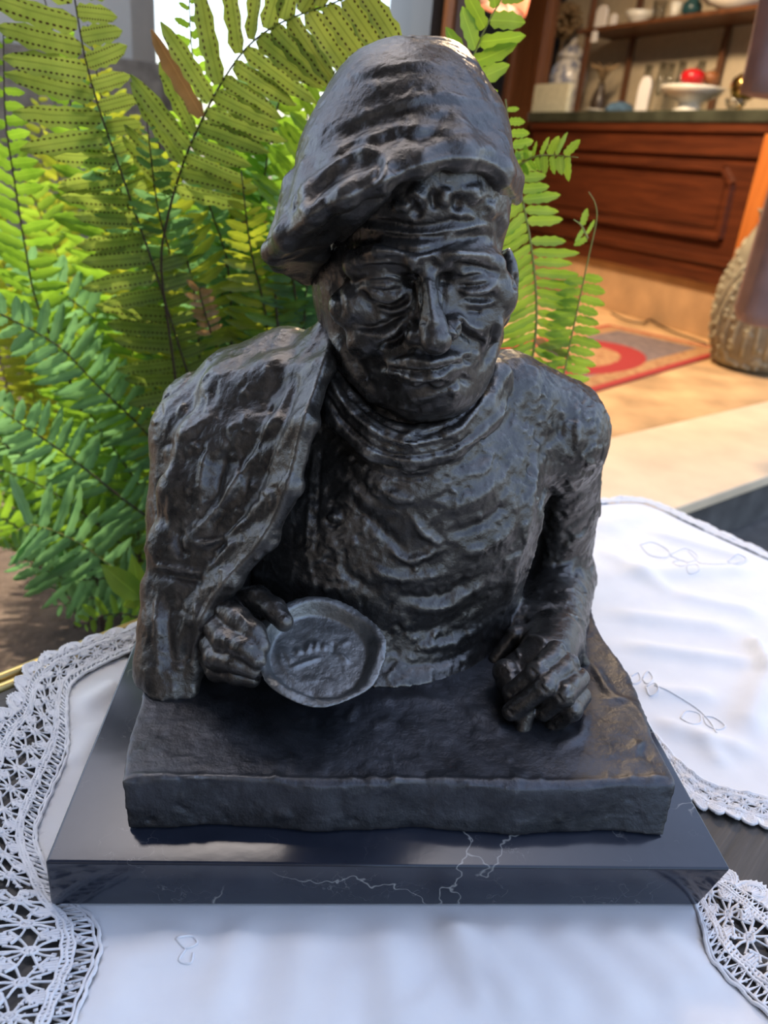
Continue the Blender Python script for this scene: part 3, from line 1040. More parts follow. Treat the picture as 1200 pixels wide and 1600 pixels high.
# ---- head
def make_head():
    f = Field((-0.075, 0.075, 0.600), (0.085, 0.265, 0.860), 0.00105)
    R = rotz_tilt(-0.17, 0.10)
    f.ell(P(655, 300, 0.182), (0.051, 0.066, 0.068), R)
    f.ell(P(660, 470, 0.171), (0.0450, 0.053, 0.060), R, k=0.010)
    f.ell(P(670, 576, 0.157), (0.0345, 0.037, 0.030), R, k=0.010)
    f.ell(P(687, 613, 0.131), (0.0150, 0.0125, 0.0105), R, k=0.008)
    f.chain([P(552, 550, 0.168), P(592, 600, 0.152), P(650, 622, 0.140)], [0.014, 0.011, 0.010], k=0.008)
    f.chain([P(754, 525, 0.165), P(738, 572, 0.152), P(712, 610, 0.140)], [0.012, 0.010, 0.009], k=0.008)
    f.ell(P(548, 440, 0.190), (0.0215, 0.034, 0.044), rotz_tilt(-0.1), k=0.012)
    # neck
    f.chain([P(648, 560, 0.200), P(642, 740, 0.208)], [0.037, 0.042], k=0.010)
    # brow shelf, sockets, lids
    f.chain([P(556, 412, 0.133), P(600, 404, 0.122), P(655, 404, 0.117), P(705, 402, 0.119), P(768, 414, 0.133)], [0.0075, 0.0085, 0.0080, 0.0085, 0.0075], k=0.007)
    f.ell(P(605, 446, 0.108), (0.0180, 0.0120, 0.0092), R, k=0.005, sub=True)
    f.ell(P(738, 446, 0.109), (0.0170, 0.0120, 0.0092), R, k=0.005, sub=True)
    f.ell(P(604, 447, 0.1275), (0.0135, 0.0085, 0.0075), R, k=0.003)
    f.ell(P(741, 444, 0.1275), (0.0125, 0.0085, 0.0070), R, k=0.003)
    # cheekbones and cheeks
    f.ell(P(560, 478, 0.140), (0.0165, 0.0135, 0.0125), R, k=0.009)
    f.ell(P(772, 462, 0.141), (0.0130, 0.0135, 0.0140), R, k=0.009)
    f.ell(P(585, 520, 0.136), (0.0175, 0.0125, 0.0110), rotz_tilt(-0.75), k=0.008)
    f.ell(P(745, 504, 0.136), (0.0150, 0.0115, 0.0110), rotz_tilt(0.55), k=0.008)
    # muzzle and lips
    f.ell(P(666, 572, 0.130), (0.0235, 0.0130, 0.0165), R, k=0.008)
    f.chain([P(612, 578, 0.1255), P(645, 572, 0.1155), P(672, 572, 0.1125), P(700, 566, 0.116), P(722, 560, 0.1245)], [0.0035, 0.0045, 0.0048, 0.0045, 0.0035], k=0.004)
    f.chain([P(622, 592, 0.1240), P(650, 590, 0.1165), P(682, 589, 0.1150), P(710, 580, 0.1210)], [0.0035, 0.0048, 0.0048, 0.0035], k=0.004)
    # nose
    f.chain([P(664, 412, 0.118), P(672, 468, 0.1085), P(677, 510, 0.1015), P(681, 530, 0.0985)], [0.0050, 0.0056, 0.0064, 0.0080], k=0.005)
    f.ell(P(650, 521, 0.1140), (0.0062, 0.0085, 0.0055), R, k=0.005)
    f.ell(P(704, 513, 0.1140), (0.0058, 0.0085, 0.0055), R, k=0.005)
    f.ell(P(664, 546, 0.105), (0.0035, 0.006, 0.0025), R, k=0.002, sub=True)
    f.ell(P(694, 542, 0.105), (0.0035, 0.006, 0.0025), R, k=0.002, sub=True)
    # ears
    f.ell(P(789, 440, 0.186), (0.0060, 0.013, 0.0185), rotz_tilt(-0.12, 0, 0.3), k=0.004)
    f.ell(P(781, 494, 0.180), (0.0062, 0.0075, 0.0072), k=0.004)
    f.ell(P(516, 462, 0.196), (0.0060, 0.014, 0.020), rotz_tilt(-0.2, 0, -0.3), k=0.010)
    f.ell(P(516, 510, 0.184), (0.0058, 0.0070, 0.0080), k=0.004)
    V, Q = f.mesh()
    S = Sculpt(V, Q)
    st = lambda p, w, h, *a, **k: S.stroke(p, w, h * 1.45, *a, **k)
    # hollows by the nose root, cheek and chin planes
    st([(640, 425), (645, 450)], 9, -2.2)
    st([(694, 425), (700, 448)], 9, -2.2)
    st([(668, 432), (674, 480), (680, 515)], 6, 1.5, 0.3)
    st([(598, 600), (625, 615)], 12, -1.6)
    st([(730, 585), (722, 600)], 10, -1.6)
    st([(560, 560), (580, 590)], 14, -1.4)
    # forehead folds
    st([(545, 372), (600, 378), (650, 392), (700, 378), (760, 350)], 5, -1.5)
    st([(548, 384), (600, 390), (650, 402), (690, 392)], 5, 1.0)
    st([(550, 352), (610, 362), (670, 366), (760, 342)], 5, 1.3)
    st([(545, 340), (610, 348), (670, 352), (765, 326)], 4.5, -1.0)
    st([(690, 374), (730, 356), (770, 350)], 5, 1.3)
    st([(700, 390), (735, 372), (772, 368)], 5, -1.2)
    st([(690, 398), (730, 398), (776, 402)], 7, 1.9)
    st([(560, 395), (610, 396), (645, 398)], 5, 1.0)
    st([(560, 404), (600, 404), (635, 402)], 4, -0.9)
    # forehead lumps of hair
    for a, b, w, h in (((640, 290), (668, 318), 10, 2.2), ((700, 290), (690, 325), 9, 2.0), ((735, 285), (745, 320), 11, 2.2), ((610, 318), (645, 328), 8, 1.4), ((660, 340), (640, 322), 8, -1.6), ((718, 300), (712, 332), 7, -2.0), ((765, 310), (770, 345), 7, 1.4), ((675, 295), (680, 330), 6, -1.8), ((745, 335), (705, 338), 6, 1.4), ((780, 330), (786, 400), 7, -1.8), ((792, 330), (796, 410), 6, 1.6), ((580, 320), (560, 336), 7, 0.9)):
        st([a, b], w, h)
    # glabella
    st([(650, 412), (646, 432)], 6, 1.2)
    st([(672, 400), (680, 425)], 8, -1.4)
    st([(632, 405), (655, 415)], 7, 1.6)
    st([(700, 412), (740, 420), (785, 425)], 6, -2.2)
    st([(545, 420), (600, 418), (645, 420)], 5, -1.5)
    # eyelids: lower rims, bags, crow's feet
    st([(568, 436), (600, 430), (635, 440)], 3.5, 1.5)
    st([(572, 450), (603, 456), (632, 450)], 3, -1.6)
    st([(575, 460), (605, 468), (640, 455)], 4, 1.7)
    st([(578, 468), (610, 479), (645, 462)], 4, -1.6)
    st([(585, 478), (618, 487), (648, 470)], 4, 1.3)
    st([(590, 488), (620, 496), (645, 482)], 4, -1.0)
    st([(710, 428), (742, 424), (770, 428)], 3.5, 1.7)
    st([(712, 446), (745, 446), (770, 440)], 3, -1.6)
    st([(715, 455), (745, 456), (778, 446)], 4, 1.6)
    st([(718, 464), (748, 466), (780, 456)], 3.5, -1.6)
    st([(722, 473), (752, 476), (780, 468)], 4, 1.4)
    st([(726, 484), (755, 488)], 4, -1.2)
    st([(536, 446), (548, 480), (562, 500)], 10, 0.7)
    st([(560, 450), (572, 470), (592, 482)], 6, -1.6)
    st([(540, 500), (575, 512), (610, 502), (640, 480)], 6, -2.0)
    st([(550, 515), (590, 522), (620, 510)], 7, 1.0)
    st([(520, 430), (530, 470), (528, 510)], 7, -1.4)
    # sides of the nose, nasolabial furrows
    st([(648, 425), (652, 470), (645, 500)], 6, -1.8)
    st([(692, 425), (692, 465), (698, 485)], 7, -1.2)
    st([(645, 505), (632, 512), (622, 530), (590, 545)], 5, -3.0, 0.35)
    st([(640, 500), (615, 520), (575, 538)], 7, 1.6)
    st([(703, 495), (716, 512), (735, 530), (762, 540)], 5.5, -1.8, 0.4)
    st([(705, 485), (728, 505), (760, 522)], 7, 1.8)
    st([(655, 500), (668, 505)], 5, -0.8)
    # mouth line and lips
    st([(600, 573), (630, 580), (665, 583), (700, 577), (728, 563)], 3.4, -2.6, 0.3)
    st([(603, 566), (640, 562), (668, 566), (700, 560), (726, 553)], 5, 1.0)
    st([(625, 590), (660, 594), (700, 588)], 4, 1.2)
    st([(618, 600), (660, 604), (705, 596)], 4.5, -2.2)
    st([(596, 566), (600, 582)], 5, -1.6)
    st([(730, 552), (733, 572)], 6, -2.0)
    st([(586, 560), (582, 585)], 6, 1.2)
    st([(744, 545), (740, 575)], 6, 1.2)
    st([(620, 575), (632, 592)], 3, 1.0)
    st([(655, 555), (640, 545)], 6, 0.8)
    st([(672, 550), (672, 566)], 4, -0.8)
    # chin
    st([(620, 628), (650, 622), (690, 612), (725, 602)], 8, 1.4)
    st([(640, 640), (685, 628)], 6, -0.8)
    st([(700, 612), (720, 606)], 9, 1.6)
    st([(618, 632), (640, 638)], 6, 1.0)
    # jaw
    st([(525, 520), (545, 580), (590, 630)], 9, 1.0)
    st([(545, 530), (570, 590), (605, 625)], 9, -1.2)
    st([(775, 500), (768, 545), (755, 580)], 6, -1.6)
    st([(784, 480), (776, 530), (765, 580)], 5, 1.6)
    st([(560, 555), (595, 600)], 9, 0.9)
    # ear
    st([(806, 425), (808, 455)], 4, -1.6)
    S.V = relax(S.V, S.F, 1, 0.5)
    return finish(S, 'head', M_BRONZE, [(0.0065, 0.00038, 1, (1, 1, 1)), (0.0028, 0.00016, 2, (1, 1, 1))])

# ---- cap
def make_cap():
    f = Field((-0.105, 0.070, 0.700), (0.080, 0.275, 0.900), 0.0012)
    R = rotz_tilt(-0.16, 0.05)
    f.ell(P(640, 232, 0.186), (0.0490, 0.070, 0.0480), R)
    f.ell(P(622, 185, 0.190), (0.0410, 0.055, 0.0370), rotz_tilt(-0.25), k=0.012)
    f.ell(P(686, 168, 0.196), (0.0215, 0.045, 0.0300), k=0.014)
    f.ell(P(562, 282, 0.180), (0.0345, 0.060, 0.0400), rotz_tilt(-0.5), k=0.012)
    f.ell(P(738, 272, 0.188), (0.0180, 0.055, 0.0380), k=0.014)
    # brim: turned up at the front, drooping over the man's right ear
    top = [P(804, 280, 0.170), P(770, 238, 0.140), P(715, 212, 0.122), P(650, 215, 0.119), P(592, 232, 0.122), P(535, 250, 0.130), P(485, 275, 0.143), P(460, 290, 0.165), P(462, 300, 0.205)]
    low = [P(808, 312, 0.172), P(782, 266, 0.132), P(722, 246, 0.112), P(655, 258, 0.103), P(592, 285, 0.098), P(540, 308, 0.099), P(492, 332, 0.106), P(446, 368, 0.124), P(426, 395, 0.165)]
    f.strip(top, low, 0.0030, k=0.009)
    # brim edge that droops to a point over the ear, and its underside
    tipr = [P(540, 312, 0.102), P(494, 334, 0.108), P(448, 370, 0.126), P(424, 392, 0.150), P(434, 412, 0.172), P(482, 432, 0.194)]
    f.chain(tipr, [0.0028, 0.0030, 0.0034, 0.0042, 0.0042, 0.0042], k=0.005)
    f.strip([P(535, 330, 0.130), P(508, 365, 0.140), P(500, 395, 0.160), P(505, 420, 0.195)], [P(494, 336, 0.110), P(450, 374, 0.128), P(428, 396, 0.152), P(480, 430, 0.190)], 0.0035, k=0.006)
    # hollow for the head
    f.ell(P(668, 400, 0.158), (0.0460, 0.058, 0.0460), R, k=0.005, sub=True)
    V, Q = f.mesh()
    S = Sculpt(V, Q)
    st = S.stroke
    # sweeping folds
    st([(452, 345), (475, 300), (520, 262), (565, 236), (596, 236)], 6, 2.6, 0.3)
    st([(470, 330), (500, 290), (545, 262), (585, 250), (592, 262), (570, 290)], 9, -3.2, 0.3)
    st([(590, 300), (600, 270), (596, 240)], 9, 2.0)
    st = lambda p, w, h, *a, **k: S.stroke(p, w * 1.4, h * 0.52, *a, **k)
    st([(485, 215), (540, 205), (600, 180), (680, 160), (760, 165)], 6, -1.6)
    st([(490, 200), (545, 190), (610, 165), (690, 146), (750, 150)], 6, 1.6)
    st([(500, 160), (560, 128), (640, 112), (735, 118)], 7, -1.4)
    st([(505, 145), (565, 112), (640, 98), (730, 102)], 7, 1.2)
    st([(460, 285), (520, 240), (580, 212), (650, 200), (740, 212), (790, 235)], 6, 1.7)
    st([(470, 300), (530, 258), (590, 225), (660, 214), (740, 226)], 6, -1.5)
    st([(480, 240), (540, 215), (620, 190)], 5, -1.2)
    st([(640, 240), (700, 222), (760, 232), (800, 275)], 7, 2.0)
    st([(620, 228), (690, 205), (770, 215)], 5, -1.4)
    st([(650, 180), (720, 178), (780, 210)], 6, 1.4)
    st([(680, 190), (740, 194), (785, 230)], 5, -1.3)
    st([(716, 85), (735, 130), (772, 180)], 6, 1.3)
    st([(700, 90), (722, 140), (755, 180)], 6, -1.0)
    st([(560, 140), (575, 200), (560, 240)], 8, 0.8)
    st([(592, 286), (655, 258), (720, 246), (778, 262), (808, 312)], 3.5, 1.8, 0.1)
    st([(446, 370), (492, 332), (540, 308), (592, 285), (650, 259)], 3.5, 1.8, 0.1)
    st([(425, 400), (470, 405), (505, 395)], 8, 1.0)
    for k in range(20):
        x, y = random.uniform(600, 800), random.uniform(120, 300)
        st([(x, y), (x + random.uniform(20, 50), y + random.uniform(-16, 8))], random.uniform(4, 8), random.uniform(-1.0, 1.1))
    return finish(S, 'cap', M_BRONZE, [(0.012, 0.0005, 21, (1.6, 1, 0.7)), (0.004, 0.00018, 22, (1, 1, 1))])

# ---- jersey: chest, left arm with its sleeve, roll collar
def make_jersey():
    f = Field((-0.160, 0.085, ZS - 0.004), (0.180, 0.345, 0.725), 0.0015)
    f.ell(P(600, 850, 0.215), (0.108, 0.088, 0.105), k=0.02)
    f.ell(P(585, 1050, 0.188), (0.100, 0.102, 0.070), k=0.03)
    f.ell(P(690, 770, 0.208), (0.072, 0.070, 0.070), k=0.02)
    f.chain([P(330, 660, 0.225), P(620, 640, 0.215), P(868, 682, 0.240)], [0.036, 0.048, 0.036], k=0.03)
    f.chain([P(640, 640, 0.200), P(640, 720, 0.19)], [0.045, 0.055], k=0.02)
    f.chain([P(790, 612, 0.215), P(870, 662, 0.240)], [0.028, 0.032], k=0.014)
    # upper arm and forearm on the viewer's right
    f.chain([P(868, 690, 0.240), P(872, 790, 0.258), P(862, 895, 0.268)], [0.0345, 0.0315, 0.0300], k=0.008)
    f.chain([P(876, 905, 0.268), P(862, 960, 0.205), P(858, 1015, 0.155)], [0.0300, 0.0265, 0.0240], k=0.010)
    f.ell(P(880, 690, 0.225), (0.026, 0.030, 0.034), k=0.012)
    f.chain([P(800, 780, 0.285), P(800, 880, 0.285), P(800, 960, 0.26)], [0.03, 0.036, 0.036], k=0.012)
    f.chain([P(840, 930, 0.25), P(830, 985, 0.175)], [0.026, 0.020], k=0.012)
    # dark hollow between arm and body
    f.chain([P(858, 800, 0.19), P(846, 900, 0.20)], [0.008, 0.016], k=0.012, sub=True)
    # roll collar
    for row, r in ((((508, 560, .178), (530, 620, .157), (578, 668, .143), (640, 688, .137), (702, 676, .141), (752, 636, .157), (776, 585, .180)), 0.0085),
                   (((500, 590, .175), (528, 655, .152), (580, 700, .138), (640, 716, .133), (706, 704, .137), (764, 655, .158), (785, 600, .185)), 0.0070)):
        f.chain([P(*p) for p in row], r, k=0.004)
    f.chain([P(508, 560, .178), P(560, 540, .235), P(700, 540, .24), P(776, 585, .18)], 0.009, k=0.006)
    f.above(ZS - 0.001)
    V, Q = f.mesh()
    V = relax(V, Q, 1, 0.5)
    S = Sculpt(V, Q)
    st = S.stroke
    # collar ridges
    st([(512, 585), (545, 640), (600, 682), (650, 692), (715, 672), (765, 610)], 3.2, 1.8, 0.1)
    st([(520, 570), (550, 622), (605, 664), (645, 676)], 3.0, -1.6, 0.2)
    st([(655, 682), (710, 660), (750, 622), (768, 585)], 3.0, -1.8, 0.2)
    st([(505, 610), (540, 662), (590, 702), (640, 712), (700, 702), (750, 670)], 3.4, -2.0, 0.15)
    st([(530, 680), (590, 722), (645, 736), (705, 722)], 4, 1.3)
    st([(525, 690), (585, 735), (640, 748), (700, 735)], 4, -1.2)
    st([(640, 690)], 12, 1.2)
    st([(632, 686), (655, 690)], 3, -1.4)
    # front placket and button
    st([(492, 690), (484, 780), (478, 870)], 3.5, 1.0, 0.3)
    st([(503, 690), (497, 780), (492, 870)], 3.5, -1.0, 0.3)
    st([(470, 720), (464, 800), (456, 880)], 6, -0.6)
    st([(522, 806)], 9, 2.2)
    st([(508, 806), (514, 818), (526, 820), (536, 812)], 2.6, -1.4)
    st([(490, 665)], 9, 1.2)
    # chest: broad draped folds
    folds = [((560, 740), (630, 780), (690, 770), 9, 1.5), ((540, 780), (600, 830), (640, 870), 9, -1.5), ((600, 850), (640, 875), (700, 850), 7, 1.9),
             ((560, 880), (630, 905), (720, 890), 9, 1.5), ((600, 925), (670, 935), (750, 900), 8, -1.7), ((640, 955), (700, 945), (770, 900), 8, 1.7),
             ((680, 800), (740, 780), (790, 740), 11, 1.7), ((690, 835), (750, 820), (800, 780), 9, -1.8), ((710, 870), (770, 850), (810, 810), 8, 1.6),
             ((620, 990), (690, 980), (780, 920), 8, -1.5), ((640, 1010), (700, 1005), (780, 960), 7, 1.4), ((620, 1040), (690, 1035), (760, 1000), 7, -1.2),
             ((510, 720), (560, 770), (590, 800), 9, 1.2), ((530, 860), (545, 900), (600, 930), 9, -1.4), ((445, 900), (500, 915), (560, 920), 8, 1.2),
             ((700, 740), (740, 720), (780, 690), 9, -1.5), ((720, 700), (770, 660), (800, 620), 8, 1.5), ((640, 800), (660, 830), (690, 850), 6, 1.6)]
    for a, b, c, w, h in folds:
        st([a, b, c], w, h * 1.5)
    # armhole and the ridge of the sleeve
    st([(838, 700), (832, 760), (822, 820), (800, 900), (788, 960)], 7, 3.0, 0.3, side=0)
    st([(858, 720), (856, 780), (846, 830), (830, 890), (815, 950)], 12, -3.5, 0.4)
    st([(800, 960), (782, 985), (774, 1015)], 7, 2.6)
    st([(770, 690), (800, 740), (818, 790)], 9, -1.7)
    st([(790, 650), (830, 690), (845, 720)], 8, 1.6)
    for a, b, w, h in (((860, 620), (850, 670), 7, 1.7), ((880, 640), (875, 690), 6, -1.7), ((900, 650), (905, 700), 7, 1.8), ((925, 670), (915, 720), 6, -1.5), ((830, 610), (820, 650), 7, -1.3),
                       ((880, 745), (905, 770), 7, 1.4), ((890, 800), (915, 770), 6, 1.8), ((880, 830), (918, 800), 5, -1.5), ((878, 860), (915, 830), 5, 1.6), ((880, 880), (910, 865), 5, -1.4), ((905, 740), (935, 730), 6, -1.4),
                       ((820, 925), (880, 915), 8, 1.2), ((840, 950), (900, 945), 7, -1.0), ((815, 960), (822, 985), 7, -1.8), ((845, 955), (850, 970), 7, -1.8), ((880, 960), (905, 985), 8, 0.9)):
        st([a, b], w, h)
    for k in range(150):
        x, y = random.uniform(470, 800), random.uniform(700, 1060)
        a = random.uniform(-0.9, 0.5)
        q = random.uniform(8, 26)
        st([(x, y), (x + q * math.cos(a), y + q * math.sin(a))], random.uniform(3, 7), random.choice((-1, 1)) * random.uniform(0.4, 1.0))
    for k in range(60):
        x, y = random.uniform(820, 940), random.uniform(610, 900)
        st([(x, y), (x + random.uniform(-14, 14), y + random.uniform(6, 26))], random.uniform(3, 6), random.choice((-1, 1)) * random.uniform(0.5, 1.3))
    return finish(S, 'jersey', M_BRONZE, [(0.013, 0.0011, 31, (1, 1, 1.2)), (0.0055, 0.00055, 32, (1, 1, 1))])

# ---- jacket hung over the man's right shoulder
def make_jacket():
    f = Field((-0.200, 0.070, ZS - 0.004), (-0.020, 0.345, 0.740), 0.0015)
    f.chain([P(470, 578, 0.215), P(385, 618, 0.222), P(320, 680, 0.215)], [0.026, 0.034, 0.034], k=0.010)
    f.chain([P(320, 690, 0.210), P(316, 800, 0.190), P(312, 920, 0.170), P(306, 1060, 0.150)], [0.034, 0.036, 0.034, 0.031], k=0.010)
    f.chain([P(320, 690, 0.25), P(315, 900, 0.26)], [0.032, 0.040], k=0.02)
    f.ell(P(270, 1075, 0.135), (0.019, 0.032, 0.045), k=0.010)
    # front panel up to the lapel edge
    A = [P(522, 512, 0.186), P(506, 575, 0.152), P(480, 660, 0.126), P(455, 760, 0.116), P(418, 840, 0.113), P(362, 905, 0.112), P(322, 965, 0.110), P(302, 1040, 0.106), P(298, 1092, 0.098)]
    B = [P(440, 545, 0.215), P(430, 590, 0.180), P(400, 680, 0.160), P(370, 770, 0.148), P(330, 850, 0.140), P(290, 920, 0.135), P(262, 980, 0.125), P(256, 1040, 0.113), P(258, 1095, 0.100)]
    f.strip(A, B, 0.0052, k=0.006)
    C = [P(400, 565, 0.215), P(352, 605, 0.192), P(308, 690, 0.170), P(280, 770, 0.156), P(262, 855, 0.148), P(254, 925, 0.140), P(250, 985, 0.130), P(247, 1040, 0.118), P(243, 1098, 0.106)]
    f.strip(B, C, 0.0070, k=0.016)
    # collar standing at the neck
    f.strip([P(522, 512, 0.186), P(540, 505, 0.225)], [P(470, 590, 0.165), P(470, 575, 0.225)], 0.006, k=0.008)
    f.above(ZS - 0.001)
    V, Q = f.mesh()
    V = relax(V, Q, 1, 0.5)
    S = Sculpt(V, Q)
    st = S.stroke
    st([(520, 520), (502, 580), (474, 665), (448, 765), (412, 840), (356, 905), (316, 968), (298, 1050)], 5, 1.5, 0.1)
    st([(470, 560), (455, 620), (425, 700), (398, 770), (350, 840), (300, 880)], 7, -2.2, 0.4)
    st([(455, 600), (440, 640), (400, 710), (360, 770), (310, 830), (285, 835)], 6, 2.4, 0.4)
    st([(330, 680), (318, 730), (312, 780)], 6, 2.2)
    st([(355, 690), (345, 740), (325, 800)], 12, -3.4)
    st([(370, 700), (372, 740), (345, 790)], 6, 1.5)
    st([(284, 690), (270, 720), (262, 760)], 8, 1.3)
    st([(258, 760), (250, 800), (262, 830)], 8, -2.0)
    st([(290, 830), (310, 848), (350, 840), (392, 800)], 5, 2.0)
    st([(275, 820), (280, 860), (300, 868)], 7, -2.6)
    st([(240, 882), (275, 888), (318, 896)], 4, 2.2, 0.3)
    st([(245, 895), (280, 902), (318, 910)], 6, -2.0, 0.3)
    st([(320, 895), (345, 870), (375, 840)], 5, 1.5)
    st([(248, 910), (245, 980), (248, 1060)], 5, 1.5)
    st([(262, 920), (262, 990), (268, 1060)], 7, -1.4)
    st([(300, 930), (285, 985), (278, 1050)], 6, 1.6)
    st([(385, 810), (372, 832)], 9, 1.1)
    st([(340, 640), (300, 670), (270, 690)], 7, 1.1)
    st([(250, 700), (275, 690)], 5, -1.2)
    st([(300, 600), (350, 575), (410, 565)], 8, -0.8)
    st([(430, 640), (410, 690)], 10, 1.4)
    st([(400, 660), (385, 690)], 7, -1.2)
    for k in range(120):
        x, y = random.uniform(235, 440), random.uniform(600, 1080)
        st([(x, y), (x + random.uniform(-10, 10), y + random.uniform(8, 28))], random.uniform(3, 7), random.choice((-1, 1)) * random.uniform(0.4, 1.1))
    return finish(S, 'jacket', M_BRONZE, [(0.014, 0.0007, 41, (1, 1, 1.4)), (0.005, 0.00035, 42, (1, 1, 1))])

# ---- hand on the table (viewer's right), with cuff
def make_fist():
    f = Field((0.040, 0.045, ZS - 0.003), (0.160, 0.190, 0.585), 0.0009)
    # back of the hand and cuff
    f.chain([P(862, 1000, 0.155), P(855, 1030, 0.125)], [0.0215, 0.0185], k=0.006)
    f.ell(P(854, 1046, 0.119), (0.0200, 0.0220, 0.0140), rotz_tilt(0.35), k=0.008)
    f.ell(P(815, 1056, 0.116), (0.0150, 0.0170, 0.0140), k=0.006)
    # cuff of the sleeve
    f.chain([P(775, 1030, 0.145), P(805, 990, 0.150), P(850, 982, 0.150), P(895, 1005, 0.148), P(916, 1050, 0.145)], 0.0052, k=0.003)
    # four fingers, folded and laid side by side
    f.chain([P(868, 1018, 0.108), P(838, 1050, 0.088), P(799, 1082, 0.090)], [0.0070, 0.0064, 0.0056], k=0.0016)
    f.chain([P(888, 1038, 0.102), P(852, 1072, 0.079), P(799, 1112, 0.080)], [0.0072, 0.0066, 0.0058], k=0.0016)
    f.chain([P(904, 1060, 0.098), P(880, 1085, 0.076), P(850, 1113, 0.078)], [0.0070, 0.0066, 0.0056], k=0.0016)
    f.chain([P(908, 1088, 0.094), P(893, 1110, 0.075), P(865, 1133, 0.078)], [0.0064, 0.0060, 0.0052], k=0.0016)
    # thumb under the fingers, its tip on the table
    f.chain([P(790, 1050, 0.110), P(805, 1090, 0.092), P(822, 1112, 0.080), P(815, 1144, 0.0755)], [0.0085, 0.0070, 0.0052, 0.0050], k=0.002, kin=0.002)
    # pit between thumb and first finger
    f.ell(P(829, 1012, 0.098), (0.0068, 0.010, 0.0075), k=0.002, sub=True)
    # wad of metal that joins the hand to the table
    f.ell(P(812, 1100, 0.118), (0.014, 0.018, 0.014), k=0.006)
    f.ell(P(890, 1120, 0.118), (0.018, 0.022, 0.014), k=0.006)
    f.above(ZS - 0.0012)
    V, Q = f.mesh()
    V = relax(V, Q, 1, 0.4)
    S = Sculpt(V, Q)
    st = S.stroke
    # knuckles, joints, tendons
    for p, w, h in (((845, 1032), 7, 1.0), ((862, 1050), 7, 1.0), ((886, 1072), 7, 1.2), ((895, 1105), 7, 1.0)):
        st([p], w, h)
    st([(826, 1040), (842, 1058)], 3, -0.9)
    st([(838, 1066), (856, 1084)], 3, -0.9)
    st([(868, 1082), (882, 1100)], 3, -0.9)
    st([(816, 998), (840, 996), (858, 1010)], 5, 1.6)
    st([(808, 1012), (812, 1030)], 4, 1.4)
    st([(858, 1012), (890, 1040), (910, 1080)], 6, 1.0)
    st([(866, 1000), (895, 1020), (912, 1060)], 5, -1.6)
    for p in ((798, 1083), (797, 1112), (850, 1114), (866, 1134)):
        st([(p[0] - 3, p[1] - 4), (p[0] + 4, p[1] + 6)], 3, -0.5)
    for k in range(40):
        x, y = random.uniform(785, 915), random.uniform(1005, 1145)
        st([(x, y), (x + random.uniform(-9, 9), y + random.uniform(-9, 9))], random.uniform(2, 4), random.choice((-1, 1)) * random.uniform(0.2, 0.6))
    return finish(S, 'resting_hand', M_BRONZE, [(0.006, 0.0003, 51, (1, 1, 1))])

# ---- bowl, tilted towards the viewer, and the hand that holds it
BC = P(501, 1012, 0.087)
def make_bowl():
    tilt = Matrix.Rotation(math.radians(20), 3, 'X') @ Matrix.Rotation(math.radians(3), 3, 'Y')
    R = np.array(tilt)
    h = 0.0009
    f = Field(BC + np.array([-0.046, -0.046, -0.040]), BC + np.array([0.046, 0.046, 0.022]), h)
    def fn(X, Y, Z):
        x, y, z = X - BC[0], Y - BC[1], Z - BC[2]
        a = R[0, 0] * x + R[1, 0] * y + R[2, 0] * z
        b = R[0, 1] * x + R[1, 1] * y + R[2, 1] * z
        c = R[0, 2] * x + R[1, 2] * y + R[2, 2] * z
        r = np.sqrt(a * a + b * b)
        ang = np.arctan2(b, a)
        rim = 0.0385 + 0.0007 * np.sin(3 * ang + 1) + 0.0005 * np.sin(7 * ang)
        outer = r - (rim - 0.62 * np.clip(-c, 0, 0.05) - 7.0 * np.clip(-c, 0, 0.05) ** 2)
        body = np.maximum(np.maximum(outer * 0.85, c - 0.0008 * np.sin(5 * ang)), -c - 0.026)
        inner = np.maximum(r - (0.0335 + 0.0007 * np.sin(4 * ang) + 0.6 * c), -(c + 0.0085))
        return np.maximum(body, -inner)
    f.op(fn, BC - 0.046, BC + 0.046, 0.001)
    V, Q = f.mesh()
    V = relax(V, Q, 2, 0.5)
    S = Sculpt(V, Q)
    st = S.stroke
    for a, b, w, hh in (((466, 1012), (468, 1024), 4, 1.2), ((486, 1002), (478, 1022), 4, 1.6), ((496, 998), (492, 1020), 3.5, 1.6), ((506, 1004), (506, 1018), 3.5, 1.3), ((522, 1000), (520, 1024), 3, -1.2),
                        ((528, 1020), (546, 1036), 3, 1.6), ((448, 1046), (505, 1026), 3, 1.4), ((530, 1010), (548, 1000), 4, 0.8), ((460, 1040), (440, 1010), 5, 1.0), ((500, 1060), (470, 1066), 5, 0.6)):
        st([a, b], w, hh)
    st([(440, 1005), (438, 1030), (455, 1058), (480, 1072)], 4, 0.8)
    for k in range(18):
        a = random.uniform(-0.4, 3.5)
        x, y = 501 + 96 * math.cos(a), 1010 + 78 * math.sin(a)
        st([(x, y)], random.uniform(5, 9), random.uniform(-0.7, 0.7))
    return finish(S, 'bowl', M_BRONZE_GREY, [(0.005, 0.00022, 61, (1, 1, 1))], 2)

